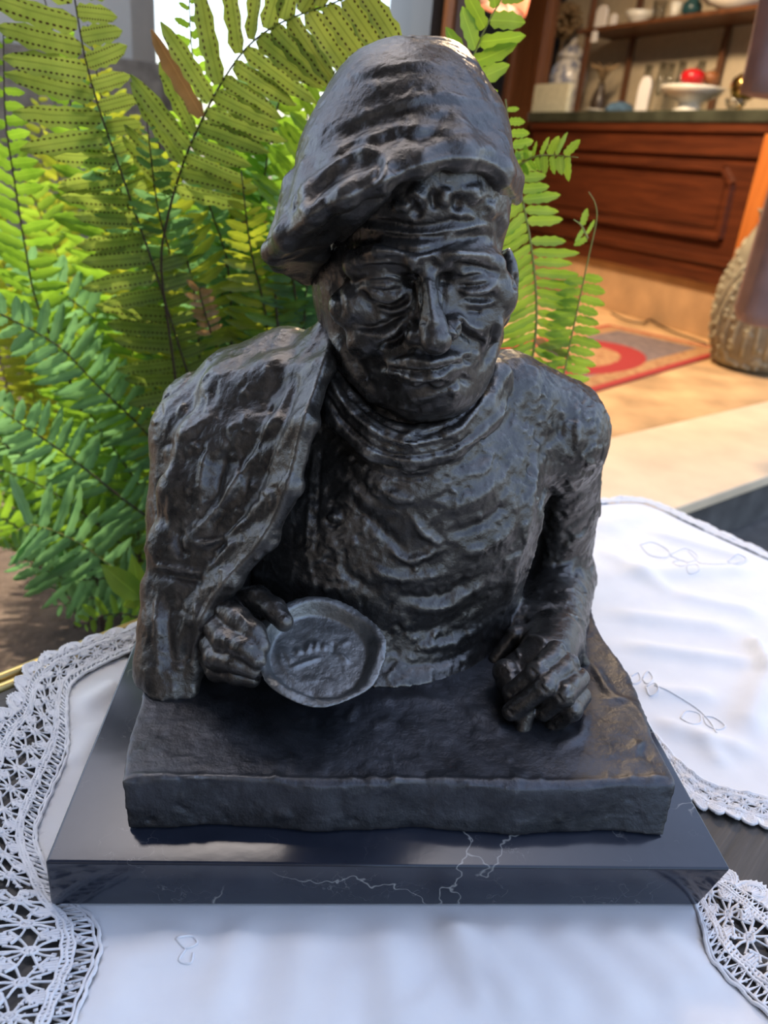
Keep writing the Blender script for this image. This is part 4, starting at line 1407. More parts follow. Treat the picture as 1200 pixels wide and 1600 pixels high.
def make_grip():
    f = Field((-0.165, 0.045, ZS - 0.002), (-0.030, 0.185, 0.600), 0.0009)
    # wrist and back of the hand coming out of the sleeve
    f.chain([P(300, 1010, 0.150), P(345, 985, 0.125)], [0.020, 0.0185], k=0.008)
    f.ell(P(362, 965, 0.118), (0.0185, 0.0170, 0.0175), rotz_tilt(0.5), k=0.008)
    # thumb laid over the rim into the bowl
    f.chain([P(372, 940, 0.122), P(402, 935, 0.112), P(428, 952, 0.100), P(444, 972, 0.092)], [0.0085, 0.0075, 0.0068, 0.0056], k=0.003)
    # fingers curled round the outside
    f.chain([P(350, 950, 0.112), P(372, 968, 0.094), P(396, 988, 0.083), P(408, 1010, 0.077)], [0.0078, 0.0074, 0.0064, 0.0054], k=0.0016)
    f.chain([P(335, 975, 0.108), P(352, 1000, 0.087), P(382, 1012, 0.076), P(402, 1030, 0.072)], [0.0078, 0.0074, 0.0064, 0.0054], k=0.0016)
    f.chain([P(328, 1000, 0.106), P(338, 1028, 0.088), P(368, 1034, 0.076), P(398, 1048, 0.073)], [0.0074, 0.0070, 0.0062, 0.0052], k=0.0016)
    f.chain([P(325, 1024, 0.108), P(338, 1048, 0.092), P(366, 1054, 0.082), P(395, 1062, 0.080)], [0.0064, 0.0060, 0.0054, 0.0046], k=0.0016)
    V, Q = f.mesh()
    V = relax(V, Q, 1, 0.4)
    S = Sculpt(V, Q)
    st = S.stroke
    st([(428, 945), (440, 960), (446, 974)], 5, 0.7)
    st([(434, 966), (446, 962)], 3, -0.7)
    st([(370, 955), (392, 978)], 3, 0.8)
    for p in ((374, 968), (352, 1000), (340, 1028)):
        st([p], 7, 1.0)
    st([(385, 925), (410, 925), (425, 935)], 5, 0.9)
    st([(388, 945), (410, 965), (425, 985)], 5, -1.8)
    for k in range(30):
        x, y = random.uniform(320, 440), random.uniform(925, 1060)
        st([(x, y), (x + random.uniform(-9, 9), y + random.uniform(-9, 9))], random.uniform(2, 4), random.choice((-1, 1)) * random.uniform(0.2, 0.6))
    return finish(S, 'gripping_hand', M_BRONZE, [(0.006, 0.0003, 71, (1, 1, 1))])

make_slab()
make_jersey()
make_jacket()
make_head()
make_cap()
make_fist()
make_bowl()
make_grip()
# ---------------------------------------------------------------- ferns
def leaf_mat(name, dark, light, sori, trans):
    m, n, l, b = new_mat(name)
    uv = n.new('ShaderNodeUVMap')
    sp = n.new('ShaderNodeSeparateXYZ')
    l.new(uv.outputs['UV'], sp.inputs['Vector'])
    oi = n.new('ShaderNodeObjectInfo')
    v = tex_coord(n, l)
    g = n.new('ShaderNodeNewGeometry')
    f = noise(n, l, g.outputs['Position'], 35, 3)
    col = ramp(n, l, f, [(0.3, dark), (0.72, light)])
    col = mix(n, l, math_node(n, l, 'MULTIPLY', oi.outputs['Random'], 0.35), col, tuple(c * 1.25 for c in light))
    mid = math_node(n, l, 'ABSOLUTE', math_node(n, l, 'SUBTRACT', sp.outputs['Y'], 0.5))
    rib = ramp(n, l, mid, [(0.0, (1, 1, 1)), (0.045, (0, 0, 0))])
    col = mix(n, l, math_node(n, l, 'MULTIPLY', rib, 0.55), col, (0.05, 0.07, 0.015) if sori else tuple(c * 1.5 for c in light))
    if sori:
        du = math_node(n, l, 'SUBTRACT', math_node(n, l, 'FRACT', math_node(n, l, 'MULTIPLY', sp.outputs['X'], 15)), 0.5)
        dv = math_node(n, l, 'MULTIPLY', math_node(n, l, 'SUBTRACT', mid, 0.29), 6.5)
        r2 = math_node(n, l, 'ADD', math_node(n, l, 'MULTIPLY', du, du), math_node(n, l, 'MULTIPLY', dv, dv))
        dot = math_node(n, l, 'LESS_THAN', r2, 0.085)
        col = mix(n, l, dot, col, (0.035, 0.022, 0.008))
        tip = ramp(n, l, math_node(n, l, 'ADD', sp.outputs['X'], math_node(n, l, 'MULTIPLY', f, 0.25)), [(1.02, (0, 0, 0)), (1.10, (1, 1, 1))])
        col = mix(n, l, math_node(n, l, 'MULTIPLY', tip, 0.8), col, (0.12, 0.055, 0.02))
    l.new(col, b.inputs['Base Color'])
    b.inputs['Roughness'].default_value = 0.42
    veins = n.new('ShaderNodeTexWave')
    veins.inputs['Scale'].default_value = 9
    l.new(uv.outputs['UV'], veins.inputs['Vector'])
    bump(n, l, veins.outputs['Fac'], 0.25, 0.0006, b)
    tr = n.new('ShaderNodeBsdfTranslucent')
    hs = n.new('ShaderNodeHueSaturation')
    hs.inputs['Hue'].default_value = 0.485
    hs.inputs['Saturation'].default_value = 1.1
    hs.inputs['Value'].default_value = 1.7
    l.new(col, hs.inputs['Color'])
    l.new(hs.outputs['Color'], tr.inputs['Color'])
    ms = n.new('ShaderNodeMixShader')
    ms.inputs[0].default_value = trans
    l.new(b.outputs[0], ms.inputs[1])
    l.new(tr.outputs[0], ms.inputs[2])
    l.new(ms.outputs[0], n['Material Output'].inputs['Surface'])
    return m

LEAF = {  # yellow and teal put lit and shaded leaf tones into the colour
    'spore': leaf_mat('fern_leaf_with_spores', (0.13, 0.19, 0.04), (0.25, 0.31, 0.07), True, 0.58),
    'teal': leaf_mat('fern_leaf_shade_tint', (0.075, 0.17, 0.065), (0.15, 0.28, 0.11), False, 0.52),
    'green': leaf_mat('fern_leaf_green', (0.09, 0.19, 0.025), (0.19, 0.32, 0.05), False, 0.5),
    'yellow': leaf_mat('fern_leaf_lit_tint', (0.16, 0.23, 0.03), (0.30, 0.32, 0.05), False, 0.5),
    'lime': leaf_mat('fern_leaf_lime', (0.13, 0.25, 0.035), (0.25, 0.38, 0.06), False, 0.5),
    'dry': leaf_mat('fern_leaf_dry', (0.22, 0.13, 0.05), (0.36, 0.22, 0.09), False, 0.3),
}
M_RACHIS = simple_mat('fern_stalk_brown', (0.055, 0.030, 0.018), 0.5)
M_RACHIS_G = simple_mat('fern_stalk_green', (0.34, 0.33, 0.08), 0.5)

def leaflet(seed):
    """one leaflet, unit length along x, unit width along y, with lobed base, ribbed and slightly cupped"""
    rnd = random.Random(seed)
    n = 9
    verts, uvs, faces = [], [], []
    k = rnd.uniform(-0.12, 0.12)
    for i in range(n):
        t = i / (n - 1)
        w = 0.5 * min(1.0, (0.55 + 1.5 * t) if t < 0.3 else 1.0) * (1 - max(0, (t - 0.55) / 0.45) ** 2.2) ** 0.9 + (0.10 if i == 1 else 0)
        w = max(w, 0.04)
        w *= 1 + 0.10 * (1 if i % 2 else -1)
        y0 = k * t * t * 1.5
        z0 = -0.22 * t * t * rnd.uniform(0.7, 1.2)
        for sgn, vv in ((-1, 0.0), (0, 0.5), (1, 1.0)):
            verts.append((t, y0 + sgn * w, z0 + (0.10 * abs(sgn) * (1 if i % 2 else 0.7))))
            uvs.append((t, 0.5 + sgn * w))
    for i in range(n - 1):
        for j in (0, 1):
            a = i * 3 + j
            faces.append((a, a + 3, a + 4, a + 1))
    return verts, uvs, faces

LEAFLETS = [leaflet(s) for s in range(6)]
_leaf_cache = {}
def leaf_mesh(i, matname):
    if (i, matname) not in _leaf_cache:
        v, u, f = LEAFLETS[i]
        me = bpy.data.meshes.new('leaflet')
        me.from_pydata(v, [], f)
        lay = me.uv_layers.new(name='UVMap')
        for lp in me.loops:
            lay.data[lp.index].uv = u[lp.vertex_index]
        me.materials.append(LEAF[matname])
        me.polygons.foreach_set('use_smooth', np.ones(len(f), dtype=bool))
        _leaf_cache[(i, matname)] = me
    return _leaf_cache[(i, matname)]

def frond(plant, pts, length, gap, matname, single=False, stalk='brown', sides=(1, 1), bare=(0.0, 0.0), face=None, ang=78, tip=0.25, seed=0, droop=0.0, wide=0.74, prof=None, jit=9.0, root=None):
    """pts: world points from root to tip; length: longest leaflet (m); gap: spacing (m)"""
    rnd = random.Random(seed * 977 + 13)
    L = smooth_line(np.array(pts, float), 8)
    d = np.concatenate([[0], np.cumsum(np.linalg.norm(np.diff(L, axis=0), axis=1))])
    tot = d[-1]
    mb = MB()
    rr = 0.0016 if tot > 0.25 else 0.0011
    mb.tube(L[::2] if len(L) > 20 else L, list(np.linspace(rr, rr * 0.35, len(L[::2] if len(L) > 20 else L))), 6)
    if root is not None:                                    # the bare stalk down to the soil
        a, r0 = Vector(L[0]), Vector(root)
        tdir = (Vector(L[0]) - Vector(L[3])).normalized()
        mb.tube(smooth_line(np.array([a, a + tdir * 0.05, (r0.x * 0.85 + a.x * 0.15, r0.y * 0.85 + a.y * 0.15, max(0.2, a.z * 0.86)), r0]), 5), [rr * 1.15] * 16, 6)
    fo = mb.build('frond', M_RACHIS if stalk == 'brown' else M_RACHIS_G, plant, True)
    if matname == 'dry':
        fo['label'] = 'dry brown frond'
    n = int(tot / gap)
    JV, JF, JU = [], [], []
    for i in range(n):
        s = (i + 0.5) * gap
        t = s / tot
        if t < bare[0] or t > 1 - bare[1]:
            continue
        p = np.array([np.interp(s, d, L[:, a]) for a in range(3)])
        p2 = np.array([np.interp(min(s + gap, tot), d, L[:, a]) for a in range(3)])
        p1 = np.array([np.interp(max(s - gap, 0), d, L[:, a]) for a in range(3)])
        T = Vector(p2 - p1).normalized()
        view = Vector(face) if face is not None else Vector((0.0, -1.0, 0.25))
        Nf = (view - T * view.dot(T)).normalized()
        S = T.cross(Nf).normalized()
        env = prof(t) if prof else (min(1.0, 0.45 + t * 2.2) * min(1.0, (1 - t) / tip + 0.10) ** 0.8)
        for sgn, on in ((1, sides[0]), (-1, sides[1])):
            if not on or rnd.random() < 0.05:
                continue
            ln = length * env * rnd.uniform(0.82, 1.1) * on
            if ln < 0.003:
                continue
            a = math.radians(ang + rnd.uniform(-jit, jit) + (-14 * t))
            X = (T * math.cos(a) + S * sgn * math.sin(a) + Vector((0, 0, -droop)) + Nf * rnd.uniform(-0.12, 0.22)).normalized()
            Yv = (T * sgn - X * (T * sgn).dot(X)).normalized()
            Zv = X.cross(Yv)
            tw = Matrix.Rotation(rnd.uniform(-0.05, 0.05) * jit, 3, X)
            Yv, Zv = tw @ Yv, tw @ Zv
            w = min(gap * wide * 1.12, ln * 0.45) * rnd.uniform(0.9, 1.05)
            h = ln * 0.55
            off = p + np.array(S * sgn * rr * 0.5)
            if sgn < 0:
                off = off - np.array(T) * gap * 0.4
            M = Matrix(((X.x * ln, Yv.x * w, Zv.x * h, off[0]), (X.y * ln, Yv.y * w, Zv.y * h, off[1]), (X.z * ln, Yv.z * w, Zv.z * h, off[2]), (0, 0, 0, 1)))
            k = rnd.randrange(6)
            if single:
                o = bpy.data.objects.new('leaflet', leaf_mesh(k, 'dry' if rnd.random() < 0.012 else matname))
                COL.objects.link(o)
                o.parent = fo
                o.matrix_local = M
            else:
                v, u, f = LEAFLETS[k]
                A = np.array(v)
                A = A @ np.array(M)[:3, :3].T + off
                o_ = sum(len(q) for q in JV)
                JV.append(A)
                JF.append(np.array(f) + o_)
                JU.append(np.array(u))
    if JV:
        V = np.concatenate(JV)
        Fq = np.concatenate(JF)
        U = np.concatenate(JU)
        me = np_mesh('leaflets', V, Fq)
        lay = me.uv_layers.new(name='UVMap')
        ix = np.empty(len(me.loops), dtype=np.int32)
        me.loops.foreach_get('vertex_index', ix)
        lay.data.foreach_set('uv', U[ix].astype(np.float32).ravel())
        o = link('leaflets', me, LEAF[matname], fo)
        o['kind'] = 'stuff'
    return fo

FERN = empty('fern', (-0.16, 0.80, 0.055), 'large arching fern growing behind the bust, nearest the table', 'fern')
def fr(px, y0, y1, length, gap, mat, **kw):
    """frond through photograph pixels, root at depth y0, tip at depth y1"""
    n = len(px)
    pts = [P(x, y, y0 + (y1 - y0) * i / (n - 1)) for i, (x, y) in enumerate(px)]
    kw.setdefault('seed', int(px[0][0] * 7 + px[-1][1]))
    if kw.pop('rooted', True):
        q = pts[0]
        kw['root'] = (q[0] * 0.55 - 0.02, max(q[1] + 0.08, 0.72), 0.05) if q[1] < 0.72 else (q[0] * 0.9 - 0.02, q[1] + 0.03, 0.05)
    return frond(kw.pop('plant', FERN), pts, length * 0.00072 * (y0 + y1 + 0.57) / 1.55, gap * 0.00072 * (y0 + y1 + 0.57) / 1.55, mat, **kw)

# the fronds nearest the viewer, leaflet by leaflet
full = lambda t: 1.0
fr([(395, 900), (345, 720), (299, 600), (243, 425), (186, 260), (156, 173), (134, 95), (117, 0), (110, -70)], 0.66, 0.50, 100, 25, 'spore', single=True, prof=lambda t: 0.8 + 0.2 * t, bare=(0.36, 0), ang=92, droop=0.0, sides=(0.5, 1), wide=0.92, jit=6)
fr([(300, 800), (270, 560), (252, 420), (262, 340), (283, 265), (305, 210), (340, 140), (385, 75), (440, 35), (520, 5), (600, -25)], 0.62, 0.46, 98, 22, 'spore', single=True, bare=(0.56, 0), prof=lambda t: 1.0, ang=66, droop=0.25, wide=0.92, jit=6)
fr([(350, 740), (338, 560), (345, 480), (358, 370), (370, 280), (395, 180), (415, 110), (425, 60)], 0.68, 0.60, 55, 17, 'teal', single=True, bare=(0.12, 0))
fr([(170, 882), (130, 852), (85, 830), (48, 820), (25, 830)], 0.52, 0.46, 88, 20, 'teal', single=True, stalk='green', ang=82, tip=0.12, bare=(0, 0.12), prof=lambda t: 0.75 + 0.25 * math.sin(3.1 * t))
# right of the bust
fr([(815, 690), (825, 600), (836, 530), (838, 470), (832, 400), (820, 330), (805, 260), (795, 200), (790, 155)], 0.46, 0.44, 66, 13.6, 'lime', single=True, stalk='green', tip=0.45, bare=(0.1, 0), ang=117, wide=0.86, jit=4)
fr([(862, 680), (878, 600), (890, 540), (905, 470), (920, 400), (932, 345), (930, 318), (920, 300)], 0.46, 0.43, 44, 14.5, 'lime', single=True, stalk='green', ang=108, wide=0.86, jit=4, bare=(0.1, 0.30), tip=0.6)
fr([(800, 265), (835, 245), (868, 243), (903, 246)], 0.45, 0.41, 27, 11, 'lime', single=True, stalk='green', prof=lambda t: 0.6 + 0.5 * t, wide=0.9, rooted=False)
fr([(918, 372), (908, 352), (896, 343)], 0.435, 0.42, 20, 16, 'lime', single=True, stalk='green', prof=lambda t: 1.0, wide=0.7, rooted=False)
fr([(698, 210), (724, 130), (743, 80), (763, 35), (788, -10), (808, -50)], 0.44, 0.42, 56, 24, 'lime', single=True, stalk='green', tip=0.5, ang=62)
# middle rows
MID = [
    ([(360, 760), (335, 420), (330, 290), (318, 180), (300, 80), (295, -20)], .70, .58, 55, 17, 'green'),
    ([(420, 760), (400, 560), (395, 420), (410, 300), (430, 180), (470, 60), (500, -20)], .70, .56, 56, 19, 'green'),
    ([(470, 740), (440, 560), (430, 430), (445, 330), (480, 230), (520, 120), (560, 20)], .62, .54, 55, 17, 'green'),
    ([(200, 840), (120, 620), (60, 480), (40, 390), (22, 280), (8, 180), (5, 40)], .74, .56, 52, 17, 'green'),
    ([(330, 860), (230, 640), (190, 480), (170, 380), (140, 260), (110, 160), (80, 40), (65, -20)], .78, .62, 62, 18, 'green'),
    ([(310, 800), (240, 690), (150, 600), (90, 540), (0, 490), (-60, 460)], .66, .54, 60, 17, 'teal'),
    ([(320, 860), (220, 800), (130, 730), (60, 680), (0, 640), (-50, 610)], .64, .54, 58, 17, 'teal'),
    ([(340, 900), (250, 800), (170, 690), (110, 600), (70, 540)], .70, .62, 52, 16, 'green'),
    ([(350, 900), (290, 760), (235, 640), (205, 540), (180, 450)], .72, .66, 58, 17, 'green'),
    ([(280, 930), (180, 905), (110, 905), (50, 880), (15, 850)], .56, .50, 60, 17, 'teal'),
    ([(260, 960), (190, 930), (120, 940), (70, 950)], .58, .52, 46, 16, 'teal'),
    ([(240, 985), (200, 960), (150, 965), (120, 985)], .50, .46, 36, 14, 'green'),
    ([(380, 740), (365, 600), (350, 500), (330, 420), (320, 330)], .74, .70, 50, 16, 'yellow'),
    ([(430, 700), (470, 540), (480, 440), (500, 350), (530, 260)], .62, .58, 50, 18, 'teal'),
    ([(520, 560), (500, 400), (490, 250), (470, 120), (455, 20)], .80, .70, 48, 16, 'lime'),
    ([(310, 940), (190, 850), (100, 780), (20, 740), (-40, 730)], .72, .64, 52, 16, 'green'),
]
for i, (px, y0, y1, ln, gp, mt) in enumerate(MID):
    fr(px, y0, y1, ln, gp, mt, seed=50 + i, bare=(0.12, 0), tip=0.35)
rm = random.Random(77)
for i in range(24):
    bx, by = rm.uniform(250, 470), rm.uniform(700, 900)
    tx, ty = bx + rm.uniform(-330, 40), rm.uniform(-60, 420)
    if bx > 380:
        tx, ty = bx + rm.uniform(-60, 60), ty + 120
    if 180 < tx < 490:
        ty = max(ty, 190)
    mx, my = bx * 0.6 + tx * 0.4 + rm.uniform(0, 40), by * 0.5 + ty * 0.5
    y0 = rm.uniform(0.64, 0.86)
    fr([(bx, by), (mx, my), ((mx + tx) / 2 - 6, (my + ty) / 2 - 10), (tx, ty)], y0, y0 - rm.uniform(0.06, 0.16), rm.uniform(44, 62), rm.uniform(14, 17), rm.choice(('teal', 'green', 'green', 'teal', 'yellow')), seed=120 + i, bare=(0.10, 0), tip=0.4)
# brown curl of a dead leaflet cluster
fr([(330, 520), (318, 480), (312, 452), (322, 448)], .56, .54, 20, 10, 'dry', prof=lambda t: 1.0, rooted=False)

FERN2 = empty('fern', (-0.55, 1.30, 0.055), 'sunlit yellow-green fern in the back row, behind the nearest fern', 'fern')
rf = random.Random(11)
for i in range(34):
    bx, by = rf.uniform(40, 470), rf.uniform(720, 900)
    tx = bx + rf.uniform(-230, 60)
    ty = rf.uniform(40, 560)
    mx, my = bx * 0.55 + tx * 0.45 + rf.uniform(-10, 40), (by + ty) / 2 + rf.uniform(-40, 40)
    y0 = rf.uniform(0.95, 1.35)
    if ty < 260 and 170 < tx < 520:
        ty += 230
    fr([(bx, by), (mx, my), (tx, ty)], y0, y0 - rf.uniform(0.05, 0.22), 44, 14, rf.choice(('yellow', 'green', 'green', 'lime', 'yellow')), plant=FERN2, seed=200 + i, bare=(0.08, 0), tip=0.4)
FERN3 = empty('fern', (-0.75, 1.05, 0.055), 'dark green fern at the lower left, low over the soil', 'fern')
for i in range(22):
    bx, by = rf.uniform(60, 330), rf.uniform(840, 960)
    tx, ty = bx + rf.uniform(-260, -20), by - rf.uniform(20, 300)
    y0 = rf.uniform(0.78, 0.98)
    fr([(bx, by), ((bx + tx) / 2 + 20, (by + ty) / 2 - 25), (tx, ty)], y0, y0 - 0.15, 46, 15, rf.choice(('teal', 'green', 'teal')), plant=FERN3, seed=300 + i, bare=(0.08, 0), tip=0.4)

# bright lime seedling beside the man's sleeve
sg = empty('seedling', (*P(230, 960, 0.44)[:2], 0.055), 'young plant with two broad lime leaves beside the sleeve of the bust', 'plant')
def broad_leaf(a, b, w, y):
    A, B = P(*a, y), P(*b, y)
    X = Vector(B - A)
    ln = X.length
    X.normalize()
    N_ = Vector((0.1, -0.9, 0.45))
    N_ = (N_ - X * N_.dot(X)).normalized()
    Yv = N_.cross(X)
    vs_, uv_, fs_ = [], [], []
    for i in range(11):
        t = i / 10
        ww = w * (math.sin(math.pi * min(1, t * 1.02) ** 0.8) ** 0.8 if 0 < t < 1 else 0.03) * (1 + 0.05 * (i % 2))
        for sg_, lift_ in ((-1, 0.12), (-0.5, 0.07), (0, 0), (0.5, 0.07), (1, 0.12)):
            q_ = Vector(A) + X * (ln * t) + Yv * (sg_ * ww) + N_ * (lift_ * w - 0.2 * ln * t * t)
            vs_.append(q_)
            uv_.append((t, 0.5 + 0.5 * sg_))
    for i in range(10):
        for j in range(4):
            k = i * 5 + j
            fs_.append((k, k + 5, k + 6, k + 1))
    me = bpy.data.meshes.new('leaf')
    me.from_pydata([tuple(v) for v in vs_], [], fs_)
    lay = me.uv_layers.new(name='UVMap')
    for lp in me.loops:
        lay.data[lp.index].uv = uv_[lp.vertex_index]
    return link('leaf', me, LEAF['lime'], sg)
broad_leaf((222, 935), (158, 884), 0.013, 0.43)
broad_leaf((224, 945), (205, 872), 0.010, 0.435)
broad_leaf((222, 930), (190, 950), 0.008, 0.43)
MB().tube([P(222, 935, 0.43), P(228, 960, 0.44), (*P(230, 960, 0.44)[:2], 0.2), (*P(230, 960, 0.44)[:2], 0.05)], 0.0014, 6).build('stem', M_RACHIS_G, sg, True)
# ---------------------------------------------------------------- the shop behind: counter, shelves and what stands on them
def wood_mat(name, dark, light, rough=0.35, scale=(3, 3, 40)):
    m, n, l, b = new_mat(name)
    v = tex_coord(n, l, scale)
    f = noise(n, l, v, 1.5, 6, 0.6, 0.6)
    l.new(ramp(n, l, f, [(0.3, dark), (0.7, light)]), b.inputs['Base Color'])
    b.inputs['Roughness'].default_value = rough
    bump(n, l, f, 0.15, 0.002, b)
    return m
M_MAHOG = wood_mat('mahogany', (0.050, 0.014, 0.007), (0.125, 0.034, 0.013), 0.28, (2, 2, 30))
M_OAK = wood_mat('brown_wood', (0.09, 0.035, 0.015), (0.17, 0.07, 0.03), 0.4, (25, 25, 2))
M_LIT_WOOD = wood_mat('lit_orange_wood', (0.42, 0.12, 0.025), (0.58, 0.19, 0.04), 0.35, (25, 25, 2))  # bright tone carries the light on these wood edges in its colour
M_GREENTOP = simple_mat('dark_green_marble', (0.045, 0.050, 0.035), 0.25, var=0.4, scale=8)
M_PLINTHST = simple_mat('tan_plinth', (0.50, 0.32, 0.17), 0.7, var=0.22, scale=5)
M_WHITE = simple_mat('white_china', (0.78, 0.76, 0.68), 0.25, var=0.03)
M_CARD = simple_mat('white_card', (0.80, 0.78, 0.76), 0.8, var=0.02)
M_GLASS, _n, _l, _b = new_mat('clear_glass')
_t = _n.new('ShaderNodeBsdfTransparent')
_t.inputs['Color'].default_value = (0.90, 0.91, 0.90, 1)
_g = _n.new('ShaderNodeBsdfGlossy')
_g.inputs['Roughness'].default_value = 0.05
_lw = _n.new('ShaderNodeLayerWeight')
_lw.inputs['Blend'].default_value = 0.35
_m = _n.new('ShaderNodeMixShader')
_l.new(_lw.outputs['Facing'], _m.inputs[0])
_l.new(_t.outputs[0], _m.inputs[1])
_l.new(_g.outputs[0], _m.inputs[2])
_l.new(_m.outputs[0], _n['Material Output'].inputs['Surface'])

CZ = math.atan2(CC[1], CC[0])
CM = Matrix(((CC[0], CN[0], 0, CB[0]), (CC[1], CN[1], 0, CB[1]), (0, 0, 1, 0), (0, 0, 0, 1)))    # counter frame to world (mirror-free: s, d, z)

def cbox(mb, s0, s1, d0, d1, z0, z1):
    return mb.box((s0, d0, z0), (s1, d1, z1), CM)

def fixn(o):
    bm = bmesh.new()
    bm.from_mesh(o.data)
    bmesh.ops.recalc_face_normals(bm, faces=bm.faces[:])
    bm.to_mesh(o.data)
    bm.free()
    return o

def cpart(name, mat, parent, boxes, bevel=0.004, **kw):
    mb = MB()
    for b in boxes:
        cbox(mb, *b)
    return fixn(mb.build(name, mat, parent, bevel=0, **kw)) if bevel == 0 else bev(fixn(mb.build(name, mat, parent)), bevel)

def bev(o, w):
    md = o.modifiers.new('edge', 'BEVEL')
    md.width = w
    md.segments = 2
    md.limit_method = 'ANGLE'
    return o

def sz(px, py, d=0.0):
    """counter frame (s, z) of the photograph pixel on the plane d in front of the counter face"""
    dr = ROT @ np.array([(px - 600) / FPX, (800 - py) / FPX, -1.0])
    p0 = CB + d * CN
    t = ((p0 - CAM) @ CN) / (dr @ CN)
    w = CAM + t * dr
    return float((w - CB) @ CC), float(w[2])

counter = empty('counter', cpt(-0.2, -0.22, 0.15), 'long dark red mahogany shop counter with moulded panel and dark green top', 'counter')
S0, S1 = -1.02, 0.80
cpart('plinth', M_PLINTHST, counter, [(S0 + 0.02, 1.6, -0.40, -0.01, 0.15, 0.405)])['label'] = 'pale tan plinth'
cpart('body', M_MAHOG, counter, [(S0, 1.6, -0.42, 0.0, 0.405, 1.105)])
cpart('base_rail', M_MAHOG, counter, [(S0 - 0.01, 1.6, 0.0, 0.022, 0.405, 0.50), (S0 - 0.01, 1.6, 0.0, 0.036, 0.495, 0.535)])
cpart('upper_rail', M_MAHOG, counter, [(S0 - 0.01, 1.6, 0.0, 0.018, 0.97, 1.07), (S0 - 0.02, 1.6, 0.0, 0.035, 1.07, 1.11)])
zt0, zt1, zb = 0.925, 0.885, 0.615
mo = MB()
def strip_(a, b, w, th):
    """moulding strip on the counter face between (s,z) points"""
    A, B = Vector((a[0], 0, a[1])), Vector((b[0], 0, b[1]))
    X = (B - A).normalized()
    Nn = Vector((-X.z, 0, X.x)) * w * 0.5
    D = Vector((0, th, 0))
    vs_ = [A + Nn, B + Nn, B - Nn, A - Nn]
    vs_ = [CM @ v for v in vs_] + [CM @ (v + D - (Nn * 0.5 if k < 2 else -Nn * 0.5)) for k, v in enumerate(vs_)]
    mo.add(vs_, [(0, 1, 2, 3), (7, 6, 5, 4), (0, 4, 5, 1), (1, 5, 6, 2), (2, 6, 7, 3), (3, 7, 4, 0)])
for a, b in (((-0.92, zt0), (0.50, zt0 - 0.01)), ((0.50, zt0 - 0.01), (0.565, zt1 - 0.03)), ((0.565, zt1 - 0.03), (0.575, zb)), ((0.575, zb), (-0.92, zb)), ((-0.92, zb), (-0.92, zt0))):
    strip_(a, b, 0.036, 0.026)
fixn(mo.build('panel_moulding', M_MAHOG, counter))
cpart('panel', M_MAHOG, counter, [(-0.86, 0.52, 0.0, 0.006, 0.66, 0.88)])
top = cpart('countertop', M_GREENTOP, None, [(S0 - 0.05, 1.6, -0.45, 0.045, 1.11, 1.165)], 0.008)
tag(top, 'dark green marble slab lying along the top of the mahogany counter', 'countertop')
ZC2 = 1.1655

# side pilaster and shelf rack
rack = empty('shelf_rack', cpt(-0.4, -0.3, ZC2), 'brown wooden shelf rack with posts standing above the counter', 'shelf')
sh0 = sz(905, 50, -0.30)
cpart('shelf_board', M_OAK, rack, [(-0.98, 1.5, -0.44, -0.16, 1.600, 1.622)], 0.003)
for px_, d_ in ((914, -0.20), (984, -0.42), (1128, -0.425)):
    s_ = sz(px_, 90, d_)[0]
    cpart('post', M_OAK, rack, [(s_ - 0.014, s_ + 0.014, d_ - 0.014, d_ + 0.014, ZC2, 2.5)], 0.003)
cab = empty('cabinet_pilaster', cpt(-1.2, -0.2, 0.15), 'tall brown panelled wooden upright closing the left end of the counter', 'cabinet')
cpart('body', M_OAK, cab, [(-1.52, -1.135, -0.12, -0.06, 0.15, 2.6)])
for a, b in ((-1.50, -1.44), (-1.20, -1.14)):
    cpart('stile', M_OAK, cab, [(a, b, -0.062, -0.035, 0.15, 2.6)])
cpart('rail', M_OAK, cab, [(-1.44, -1.20, -0.062, -0.04, 1.12, 1.20)])
post = cpart('door_post', M_LIT_WOOD, None, [(0.765, 0.86, 0.045, 0.12, 0.15, 1.06)], 0.006)
tag(post, 'bright orange wooden post in front of the right end of the counter', 'post')

# things on the counter
def at(px, py, d):
    s, z = sz(px, py, d)
    return cpt(s, d, z)
def ms(px, d):
    """metres per pixel there"""
    q_ = np.array(at(px, 130, d))
    return float(-((q_ - CAM) @ ROT)[2] / FPX)

def lathe_thing(name, px, wpx, zbase, prof, d, mat, label, cat, n=28, group=None, hscale=1.0, part='body'):
    s, _ = sz(px, 150, d)
    r = ms(px, d) * wpx / 2
    e = empty(name, cpt(s, d, zbase), label, cat, group)
    o = MB().lathe([(p * r, zbase + h * r * hscale) for p, h in prof], n, (*cpt(s, d, 0)[:2], 0)).build(part, mat, e, True)
    return e, r, cpt(s, d, zbase), o

def jar_mat():
    m, n, l, b = new_mat('blue_and_white_china')
    v = tex_coord(n, l)
    f = noise(n, l, v, 16, 5, 0.7)
    l.new(ramp(n, l, f, [(0.48, (0.62, 0.60, 0.56)), (0.54, (0.20, 0.22, 0.30))]), b.inputs['Base Color'])
    b.inputs['Roughness'].default_value = 0.25
    return m
M_JAR = jar_mat()
e, r, c, _o = lathe_thing('ginger_jar', 884, 56, ZC2, [(0, 0), (0.62, 0), (0.66, 0.1), (0.78, 0.7), (0.98, 1.6), (1.0, 2.0), (0.9, 2.45), (0.62, 2.75), (0.60, 2.85)], -0.26, M_JAR, 'blue and white china ginger jar with a domed lid on the counter', 'jar')
MB().lathe([(0.0, c[2] + 2.86 * r), (0.72 * r, c[2] + 2.86 * r), (0.70 * r, c[2] + 3.05 * r), (0.5 * r, c[2] + 3.35 * r), (0.2 * r, c[2] + 3.6 * r), (0.13 * r, c[2] + 3.8 * r), (0.0, c[2] + 3.9 * r)], 24, (c[0], c[1], 0)).build('lid', M_JAR, e, True)

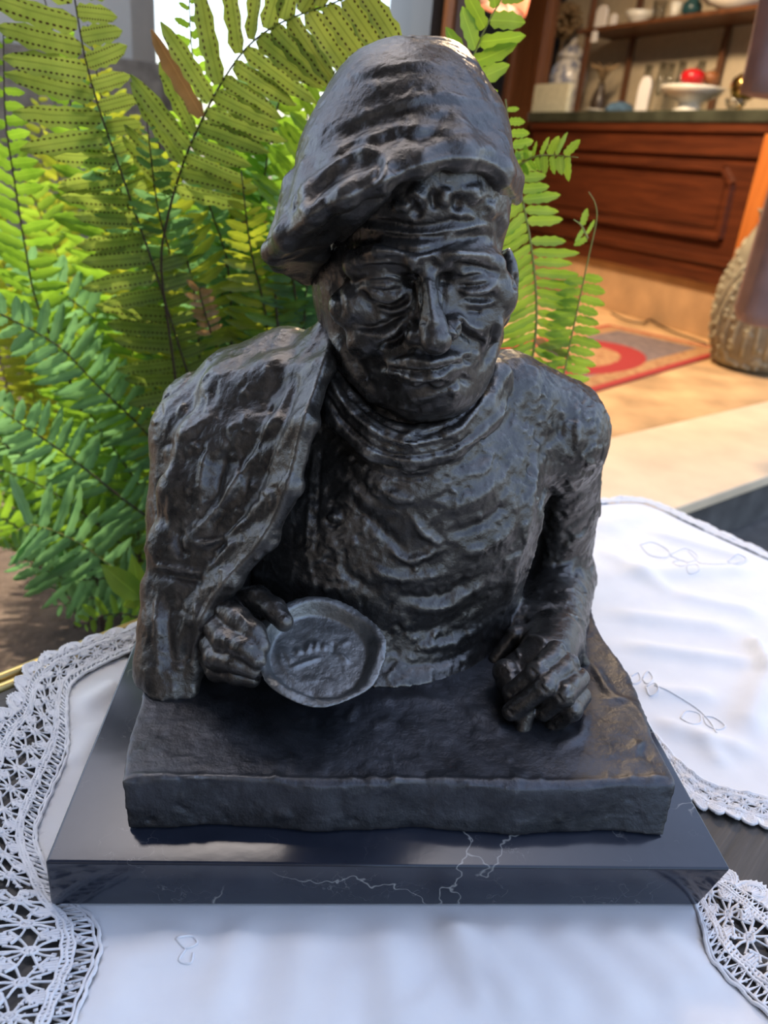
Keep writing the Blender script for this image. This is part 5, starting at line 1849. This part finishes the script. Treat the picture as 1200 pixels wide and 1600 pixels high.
# dried flower ball standing behind the jar on a thin stem
fl = empty('dried_flower', at(884, 150, -0.34), 'round dry brown flower head above the ginger jar', 'flower')
fc = np.array(at(884, 32, -0.34))
M_DRY = simple_mat('dry_flower', (0.30, 0.20, 0.10), 0.95, var=0.5, scale=60)
mb = MB()
rf2 = random.Random(3)
R0 = ms(884, -0.36) * 24
for k in range(140):
    a, bb = rf2.uniform(0, 6.28), math.acos(rf2.uniform(-1, 1))
    dv = Vector((math.sin(bb) * math.cos(a), math.sin(bb) * math.sin(a), math.cos(bb)))
    mb.tube([fc + np.array(dv) * R0 * 0.1, fc + np.array(dv) * R0 * 0.8, fc + np.array(dv) * R0 * rf2.uniform(0.9, 1.1)], [0.003, 0.008, 0.014], 5)
hd = mb.build('petals', M_DRY, fl, True)
hd['kind'] = 'stuff'
MB().tube([fc, (fc[0], fc[1], ZC2)], 0.004, 6).build('stem', M_DRY, fl, True)

def card(name, px0, px1, py0, py1, d, mat, label, cat, th=0.02, tilt=0.0, group=None, base=None):
    (s0, z1), (s1, z0) = sz(px0, py0, d), sz(px1, py1, d)
    z0 = base if base is not None else z0
    o = cpart(name, mat, None, [(s0, s1, d - th, d, z0, z1)], 0.003)
    return tag(o, label, cat, group)
card('note_box', 836, 884, 132, 168, 0.0, simple_mat('pale_green_box', (0.55, 0.55, 0.42), 0.7, var=0.15, scale=40), 'small pale green box leaning at the foot of the ginger jar', 'box', 0.03, base=ZC2)
def tag_card(px, pyt, pyb, w, d, label, base=None):
    """bottle-shaped white paper tag: rounded shoulders"""
    s, z1 = sz(px, pyt, d)
    z0 = base if base is not None else sz(px, pyb, d)[1]
    hw = ms(px, d) * w / 2
    h = z1 - z0
    out = [(-hw, 0), (hw, 0), (hw, h * 0.72), (hw * 0.75, h * 0.9), (hw * 0.3, h), (-hw * 0.3, h), (-hw * 0.75, h * 0.9), (-hw, h * 0.72)]
    n = len(out)
    vs_ = [cpt(s + x, d, z0 + z) for x, z in out] + [cpt(s + x, d - 0.012, z0 + z) for x, z in out]
    mb_ = MB().add(vs_, [tuple(range(n)), tuple(range(2 * n - 1, n - 1, -1))] + [(i, i + n, (i + 1) % n + n, (i + 1) % n) for i in range(n)])
    o = fixn(mb_.build('paper_tag', M_CARD))
    return tag(o, label, 'tag', 'white paper tags')
tag_card(1010, 119, 156, 24, -0.05, 'white paper tag standing on the counter before the wine glasses', ZC2)
tag_card(942, 8, 36, 24, -0.17, 'larger white paper tag standing on the upper shelf, at its left end', 1.6225)
tag_card(959, 21, 38, 13, -0.17, 'small white paper tag on the upper shelf, right beside the larger one', 1.6225)
tag_card(929, 48, 64, 11, -0.15, 'small white paper tag hanging below the edge of the upper shelf', 1.545)

# wine glasses in a row
for i, (px_, hpx) in enumerate(((1012, 60), (1034, 55), (1047, 58), (1063, 55), (1093, 60))):
    d_ = -0.34 + 0.03 * (i % 2)
    lab = ('leftmost clear wine glass, behind the white tag', 'second clear wine glass from the left on the counter', 'third clear wine glass from the left, middle of the row',
           'fourth clear wine glass, left of the gap in the row', 'clear wine glass standing apart behind the red fruit')[i]
    s, _ = sz(px_, 120, d_)
    cx, cy, _z = cpt(s, d_, 0)
    k = 0.27
    e = empty('wine_glass', (cx, cy, ZC2), lab, 'glass', 'wine glasses on the counter')
    MB().lathe([(0.0, ZC2), (0.021, ZC2), (0.021, ZC2 + 0.003), (0.006, ZC2 + 0.010), (0.004, ZC2 + 0.10), (0.006, ZC2 + 0.108)], 20, (cx, cy, 0)).build('stem', M_GLASS, e, True)
    MB().lathe([(0.0, ZC2 + 0.106), (0.013, ZC2 + 0.112), (0.021, ZC2 + 0.14), (0.0225, ZC2 + 0.17), (0.019, ZC2 + k), (0.018, ZC2 + k), (0.0212, ZC2 + 0.17), (0.0198, ZC2 + 0.142), (0.012, ZC2 + 0.115), (0.0, ZC2 + 0.110)], 24, (cx, cy, 0)).build('bowl', M_GLASS, e, True)

e, r, c, _o = lathe_thing('fruit_bowl', 1080, 98, ZC2, [(0, 0), (0.48, 0), (0.50, 0.06), (0.36, 0.14), (0.34, 0.30), (0.55, 0.38), (0.85, 0.52), (1.0, 0.66), (1.0, 0.72), (0.94, 0.70), (0.5, 0.50), (0, 0.45)], -0.10, M_WHITE, 'wide white footed bowl with a red and a brown fruit on the counter', 'bowl')
def fruit(px, py, w, d, mat, label, name):
    s, z = sz(px, py, d)
    r_ = ms(px, d) * w / 2
    x, y, _z = cpt(s, d, 0)
    e_ = empty(name, (x, y, z), label, 'fruit')
    MB().lathe([(0.0, z - 0.56 * r_), (0.35 * r_, z - 0.60 * r_), (0.8 * r_, z - 0.42 * r_), (1.0 * r_, z), (0.86 * r_, z + 0.40 * r_), (0.45 * r_, z + 0.62 * r_), (0.12 * r_, z + 0.58 * r_), (0.0, z + 0.50 * r_)], 24, (x, y, 0)).build('skin', mat, e_, True)
    MB().tube([(x, y, z + 0.6 * r_), (x + 0.004, y, z + 0.78 * r_), (x + 0.012, y, z + 0.9 * r_)], 0.004, 6).build('stalk', M_OAK, e_)
fruit(1082, 122, 38, -0.08, simple_mat('red_skin', (0.46, 0.008, 0.012), 0.3, var=0.1), 'bright red fruit in the white footed bowl', 'red_fruit')
fruit(1110, 122, 28, -0.17, simple_mat('brown_skin', (0.22, 0.08, 0.025), 0.4, var=0.2), 'brown fruit in the white footed bowl, right of the red one', 'brown_fruit')

# brass lamp foot and glass at the right end
M_BRASS = simple_mat('brass', (0.75, 0.50, 0.16), 0.18, 1.0, 0.05)
lathe_thing('brass_pot', 1160, 44, ZC2, [(0, 0), (0.5, 0), (0.5, 0.1), (0.2, 0.3), (0.2, 0.6), (0.75, 1.0), (1.0, 1.6), (0.9, 2.1), (0.5, 2.45), (0.3, 2.5), (0.26, 2.7), (0.0, 2.8)], -0.12, M_BRASS, 'shiny round brass pot on the counter beside the shelf post', 'pot')
lathe_thing('glass_dish', 1152, 34, ZC2, [(0, 0), (0.5, 0), (0.6, 0.1), (0.9, 0.5), (1.0, 0.9), (0.92, 0.9), (0.8, 0.5), (0.5, 0.18), (0, 0.15)], 0.0, M_GLASS, 'small clear glass dish in front of the brass pot', 'dish')

# blue cloth and plate between jar and tag
fb = MB()
s, _ = sz(972, 150, -0.08)
cx, cy, _z = cpt(s, -0.08, 0)
rr = random.Random(5)
prof = [(0.0, ZC2), (0.075, ZC2), (0.082, ZC2 + 0.012), (0.06, ZC2 + 0.035), (0.02, ZC2 + 0.047), (0, ZC2 + 0.048)]
o = fb.lathe(prof, 18, (cx, cy, 0), None, 1.0, 0.7).build('folded_cloth', simple_mat('blue_cloth', (0.06, 0.12, 0.19), 0.9, var=0.4, scale=40), None, True)
for v in o.data.vertices:
    v.co.x += rr.uniform(-0.008, 0.008)
    v.co.z += rr.uniform(0, 0.012) if v.co.z > ZC2 + 0.005 else 0
tag(o, 'small crumpled blue cloth lying on the counter', 'cloth')
lathe_thing('saucer', 936, 36, ZC2, [(0, 0), (0.5, 0), (0.6, 0.06), (1.0, 0.22), (1.0, 0.27), (0.6, 0.12), (0, 0.08)], -0.06, M_WHITE, 'small white saucer on the counter right of the ginger jar', 'dish')
# tall dark vase with dry leaves between jar and glasses
e, r, c, _o = lathe_thing('dark_vase', 937, 26, ZC2, [(0, 0), (0.7, 0), (0.8, 0.3), (1.0, 1.4), (0.8, 2.4), (0.4, 3.2), (0.42, 3.6), (0.36, 3.6), (0.0, 3.4)], -0.24, simple_mat('dark_brown_glaze', (0.05, 0.035, 0.025), 0.35), 'slim dark brown vase with dry leaves, right of the ginger jar', 'vase')
mb = MB()
for k in range(12):
    a = k * 0.9
    mb.tube([(c[0], c[1], c[2] + 3.4 * r), (c[0] + 0.03 * math.cos(a), c[1] + 0.03 * math.sin(a), c[2] + 5.0 * r), (c[0] + 0.09 * math.cos(a), c[1] + 0.09 * math.sin(a), c[2] + (5.6 + 0.4 * math.sin(k)) * r)], [0.002, 0.012, 0.002], 5)
mb.build('dry_leaves', M_DRY, e, True)

# on the upper shelf
ZU = 1.6225
def cup(px, w, prof, mat, label, name, cat, d=-0.26, group=None):
    return lathe_thing(name, px, w, ZU, prof, d, mat, label, cat, 24, group)
BOWLP = [(0, 0), (0.45, 0), (0.45, 0.08), (0.8, 0.4), (1.0, 0.8), (0.95, 0.8), (0.7, 0.4), (0, 0.2)]
TUMBP = [(0, 0), (0.8, 0), (1.0, 2.6), (0.92, 2.6), (0.74, 0.15), (0, 0.12)]
cup(976, 44, BOWLP, M_WHITE, 'cream china bowl on the upper shelf, nearest its left end', 'china_bowl', 'bowl')
cup(1004, 22, TUMBP, M_GLASS, 'clear glass tumbler on the upper shelf beside the cream bowl', 'tumbler', 'glass')
cup(1028, 18, TUMBP, M_WHITE, 'white china beaker on the upper shelf beside the tumbler', 'beaker', 'cup')
cup(1052, 30, [(0, 0), (0.6, 0), (1.0, 0.6), (0.95, 1.2), (0.5, 1.6), (0.5, 1.9), (0, 1.9)], simple_mat('dark_teal_glaze', (0.02, 0.07, 0.08), 0.3), 'dark teal pot on the upper shelf', 'teal_pot', 'pot')
cup(1118, 82, [(0, 0), (0.5, 0), (0.6, 0.1), (1.0, 0.28), (1.0, 0.34), (0.6, 0.2), (0, 0.18)], M_WHITE, 'wide white plate at the bottom of the pair on the upper shelf', 'plate', 'plate', -0.27)
s, _ = sz(1118, 20, -0.27)
q_ = cpt(s, -0.27, 0)
r_ = ms(1118, -0.27) * 34
zz = ZU + ms(1118, -0.27) * 41 * 0.35
tag(MB().lathe([(0, zz), (0.5 * r_, zz), (0.6 * r_, zz + 0.1 * r_), (r_, zz + 0.28 * r_), (r_, zz + 0.34 * r_), (0.6 * r_, zz + 0.2 * r_), (0, zz + 0.18 * r_)], 24, (q_[0], q_[1], 0)).build('plate', M_WHITE, None, True), 'smaller white plate stacked on the wide plate on the upper shelf', 'plate')

# door jamb, hanging lamp shade
jb = P(693, 60, 1.62)
jc = P(732, 60, 1.66)
jamb = empty('door_1', (jb[0], jb[1], 0), None, None)
jamb['kind'] = 'structure'
wd = jc[0] - jb[0]
MB().box((jb[0], jb[1], 0.0), (jb[0] + wd * 0.32, jb[1] + 0.05, 2.7)).build('jamb_edge', M_LIT_WOOD, jamb, bevel=0.003)  # lit edge of the frame, its brightness put into the wood colour
MB().box((jb[0] + wd * 0.33, jb[1] - 0.01, 0.0), (jc[0], jb[1] + 0.09, 2.7)).build('jamb', M_OAK, jamb, bevel=0.003)
lc = P(792, -50, 1.75)
lamp = empty('pendant_lamp', lc, 'peach coloured lamp shade hanging in the doorway at the top edge', 'lamp')
M_SHADE, _n, _l, _b = new_mat('peach_shade')
_b.inputs['Base Color'].default_value = (0.80, 0.48, 0.36, 1)
_b.inputs['Roughness'].default_value = 0.7
_tr = _n.new('ShaderNodeBsdfTranslucent')
_tr.inputs['Color'].default_value = (0.85, 0.52, 0.38, 1)
_ms = _n.new('ShaderNodeMixShader')
_ms.inputs[0].default_value = 0.5
_l.new(_b.outputs[0], _ms.inputs[1])
_l.new(_tr.outputs[0], _ms.inputs[2])
_l.new(_ms.outputs[0], _n['Material Output'].inputs['Surface'])
rs = 0.075
tl = Matrix.Rotation(math.radians(14), 3, 'Y')
MB().lathe([(rs, -0.075), (rs * 0.9, 0.0), (rs * 0.62, 0.09), (rs * 0.2, 0.13), (0.01, 0.14), (0.01, 0.135), (rs * 0.18, 0.124), (rs * 0.58, 0.088), (rs * 0.86, 0.0), (rs * 0.955, -0.075), (rs, -0.075)], 36, tuple(lc), tl).build('shade', M_SHADE, lamp, True)
MB().tube([(lc[0] + 0.03, lc[1], lc[2] + 0.13), (lc[0] + 0.03, lc[1], 2.62)], 0.003, 6).build('cord', M_RACHIS, lamp)
MB().lathe([(0, -0.03), (0.018, -0.02), (0.024, 0.01), (0.012, 0.05), (0.012, 0.10), (0, 0.10)], 16, tuple(lc)).build('bulb', M_CARD, lamp, True)

bl = bpy.data.lights.new('shade_glow_light', 'POINT')  # point light added inside the shade to brighten its peach cloth
bl.energy = 2.2
bl.color = (1.0, 0.80, 0.62)
bl.shadow_soft_size = 0.025
blo = bpy.data.objects.new('shade_glow_light', bl)
COL.objects.link(blo)
blo.location = (lc[0], lc[1], lc[2] - 0.055)

# lamp over the counter: gives the room its warm light
rl = bpy.data.lights.new('room_lamp', 'AREA')
rl.shape = 'DISK'
rl.size = 0.5
rl.energy = ROOM_W
rl.color = (1.0, 0.74, 0.48)
rlo = bpy.data.objects.new('room_lamp', rl)
COL.objects.link(rlo)
rlo.location = (0.80, 3.05, 2.20)

# rug
def rug_mat(corner, d1, d2, L, W):
    m, n, l, b = new_mat('oriental_rug')
    tc = n.new('ShaderNodeTexCoord')
    sp = n.new('ShaderNodeSeparateXYZ')
    l.new(tc.outputs['Object'], sp.inputs['Vector'])
    f = noise(n, l, tc.outputs['Object'], 26, 4, 0.6)
    u, v = sp.outputs['X'], sp.outputs['Y']
    def near(a, c0, w):
        return math_node(n, l, 'LESS_THAN', math_node(n, l, 'ABSOLUTE', math_node(n, l, 'SUBTRACT', a, c0)), w)
    du = math_node(n, l, 'MINIMUM', u, math_node(n, l, 'SUBTRACT', L, u))
    dv = math_node(n, l, 'MINIMUM', v, math_node(n, l, 'SUBTRACT', W, v))
    ed = math_node(n, l, 'MINIMUM', du, dv)
    tan = ramp(n, l, f, [(0.35, (0.24, 0.10, 0.04)), (0.5, (0.42, 0.25, 0.11)), (0.65, (0.30, 0.12, 0.05))])
    field = ramp(n, l, f, [(0.4, (0.13, 0.10, 0.10)), (0.6, (0.20, 0.15, 0.14))])
    col = mix(n, l, math_node(n, l, 'LESS_THAN', ed, 0.11), field, tan)
    cu = math_node(n, l, 'DIVIDE', math_node(n, l, 'SUBTRACT', u, 0.50), 0.42)
    cv = math_node(n, l, 'DIVIDE', math_node(n, l, 'SUBTRACT', v, 0.34), 0.26)
    rr_ = math_node(n, l, 'ADD', math_node(n, l, 'MULTIPLY', cu, cu), math_node(n, l, 'MULTIPLY', cv, cv))
    col = mix(n, l, math_node(n, l, 'LESS_THAN', rr_, 1.0), col, (0.30, 0.022, 0.02))
    col = mix(n, l, math_node(n, l, 'LESS_THAN', rr_, 0.42), col, tan)
    col = mix(n, l, near(ed, 0.016, 0.016), col, (0.34, 0.03, 0.025))
    l.new(col, b.inputs['Base Color'])
    b.inputs['Roughness'].default_value = 0.95
    bump(n, l, f, 0.4, 0.003, b)
    return m
RK = G(1140, 551, 0.15)
rd1 = np.array([-0.722, -0.692])
ang_ = math.atan2(0.692, 0.722)
RL, RW = 1.35, 0.62
mb = MB().box((0, 0, 0), (RL, RW, 0.010))
rug = mb.build('rug', rug_mat(None, None, None, RL, RW), None, bevel=0.003)
rug.location = (RK[0] - 0.722 * RL, RK[1] - 0.692 * RL, 0.1505)
rug.rotation_euler = (0, 0, ang_)
tag(rug, 'red and tan oriental rug with a red medallion on the shop floor', 'rug')
# cable lying along the rug
pts = [G(x, y, 0.163) for x, y in ((955, 490), (978, 501), (1003, 506), (1016, 500), (1030, 509), (1055, 521), (1080, 530), (1105, 539))]
cbl = MB().tube([(p[0], p[1], 0.166) for p in smooth_line(np.array(pts), 4)], 0.005, 6).build('cable', simple_mat('dark_cable', (0.03, 0.022, 0.018), 0.5), None, True)
tag(cbl, 'thin dark cable lying across the far edge of the rug', 'cable')

# big relief urn by the doorway
uc = G(1196, 585, 0.15)
uc = (uc[0], uc[1] + 0.12, 0.0)
M_URN = simple_mat('grey_green_stoneware', (0.23, 0.21, 0.15), 0.75, var=0.3, scale=14)
M_URNL = simple_mat('pale_slip', (0.36, 0.34, 0.24), 0.75, var=0.2, scale=30)
urn = empty('urn', (uc[0], uc[1], 0.15), 'big grey-green stoneware urn with raised dots and lines by the doorway', 'urn')
UP = [(0.0, 0.0), (0.135, 0.0), (0.165, 0.02), (0.200, 0.12), (0.212, 0.22), (0.205, 0.33), (0.175, 0.45), (0.140, 0.53), (0.120, 0.57), (0.130, 0.605), (0.140, 0.62), (0.125, 0.62), (0.105, 0.57), (0.0, 0.55)]
UPs = [(r_, z_ + 0.1505) for r_, z_ in UP]
ub = MB().lathe(UPs, 44, uc).build('body', M_URN, urn, True)
def ur(z):
    return float(np.interp(z, [p[1] for p in UP[1:10]], [p[0] for p in UP[1:10]]))
mb = MB()
ru = random.Random(9)
for k in range(260):
    z_ = ru.uniform(0.02, 0.5)
    a = ru.uniform(math.pi * 0.7, math.pi * 1.9)
    r_ = ur(z_)
    cpos = Vector((uc[0] + r_ * math.cos(a), uc[1] + r_ * math.sin(a), 0.15 + z_))
    out = Vector((math.cos(a), math.sin(a), 0.1))
    mb.tube([cpos - out * 0.003, cpos + out * 0.004, cpos + out * 0.006], [0.011, 0.009, 0.003], 7)
dots = mb.build('relief_dots', M_URNL, urn, True)
dots['kind'] = 'stuff'
for k in range(9):
    a0 = math.pi * (0.95 + 0.075 * k)
    pts = []
    for i in range(9):
        t = i / 8
        z_ = 0.07 + 0.36 * t + 0.02 * (k % 2)
        a = a0 + (0.55 if k < 5 else -0.3) * t * t
        r_ = ur(z_) + 0.002
        pts.append((uc[0] + r_ * math.cos(a), uc[1] + r_ * math.sin(a), 0.15 + z_))
    MB().tube(pts, 0.006, 6).build('relief_line', M_URNL, urn, True)

# purple-grey garment hanging in the doorway at the right edge
M_PURP = simple_mat('purple_grey_wool', (0.30, 0.195, 0.185), 0.95, var=0.12, scale=20)
co = empty('coat', P(1240, 40, 1.70), 'purple-grey coat hanging at the right edge, before the counter', 'coat')
def clothtube(pts, rad, name, flat=0.5):
    """hanging cloth tube, flattened, with soft pleats"""
    vs_, fs_ = [], []
    n = 28
    for i, (p, r_) in enumerate(zip(pts, rad)):
        for k in range(n):
            a = 2 * math.pi * k / n
            w = 1 + 0.06 * math.sin(5 * a + 0.4 * i)
            vs_.append((p[0] + r_ * w * math.cos(a), p[1] + r_ * w * flat * math.sin(a), p[2]))
    for i in range(len(pts) - 1):
        for k in range(n):
            k2 = (k + 1) % n
            fs_.append((i * n + k, (i + 1) * n + k, (i + 1) * n + k2, i * n + k2))
    fs_.append(tuple(range(n)))
    fs_.append(tuple((len(pts) - 1) * n + k for k in range(n - 1, -1, -1)))
    return fixn(MB().add(vs_, fs_).build(name, M_PURP, co, True))
Yc = 1.70
clothtube([P(1262, -90, Yc), P(1255, -20, Yc), P(1248, 60, Yc), P(1240, 120, Yc), P(1236, 152, Yc), P(1236, 156, Yc)], [0.08, 0.09, 0.105, 0.115, 0.122, 0.10], 'sleeve')
clothtube([P(1285, 0, Yc + 0.1), P(1280, 150, Yc + 0.1), P(1272, 300, Yc + 0.1), P(1255, 420, Yc + 0.1), P(1240, 490, Yc + 0.1), P(1238, 508, Yc + 0.1), P(1238, 512, Yc + 0.1)], [0.06, 0.08, 0.115, 0.15, 0.165, 0.16, 0.13], 'skirt')
MB().tube([P(1200, -110, Yc), P(1400, -104, Yc)], 0.008, 8).build('hanger_rail', M_OAK, co, True)
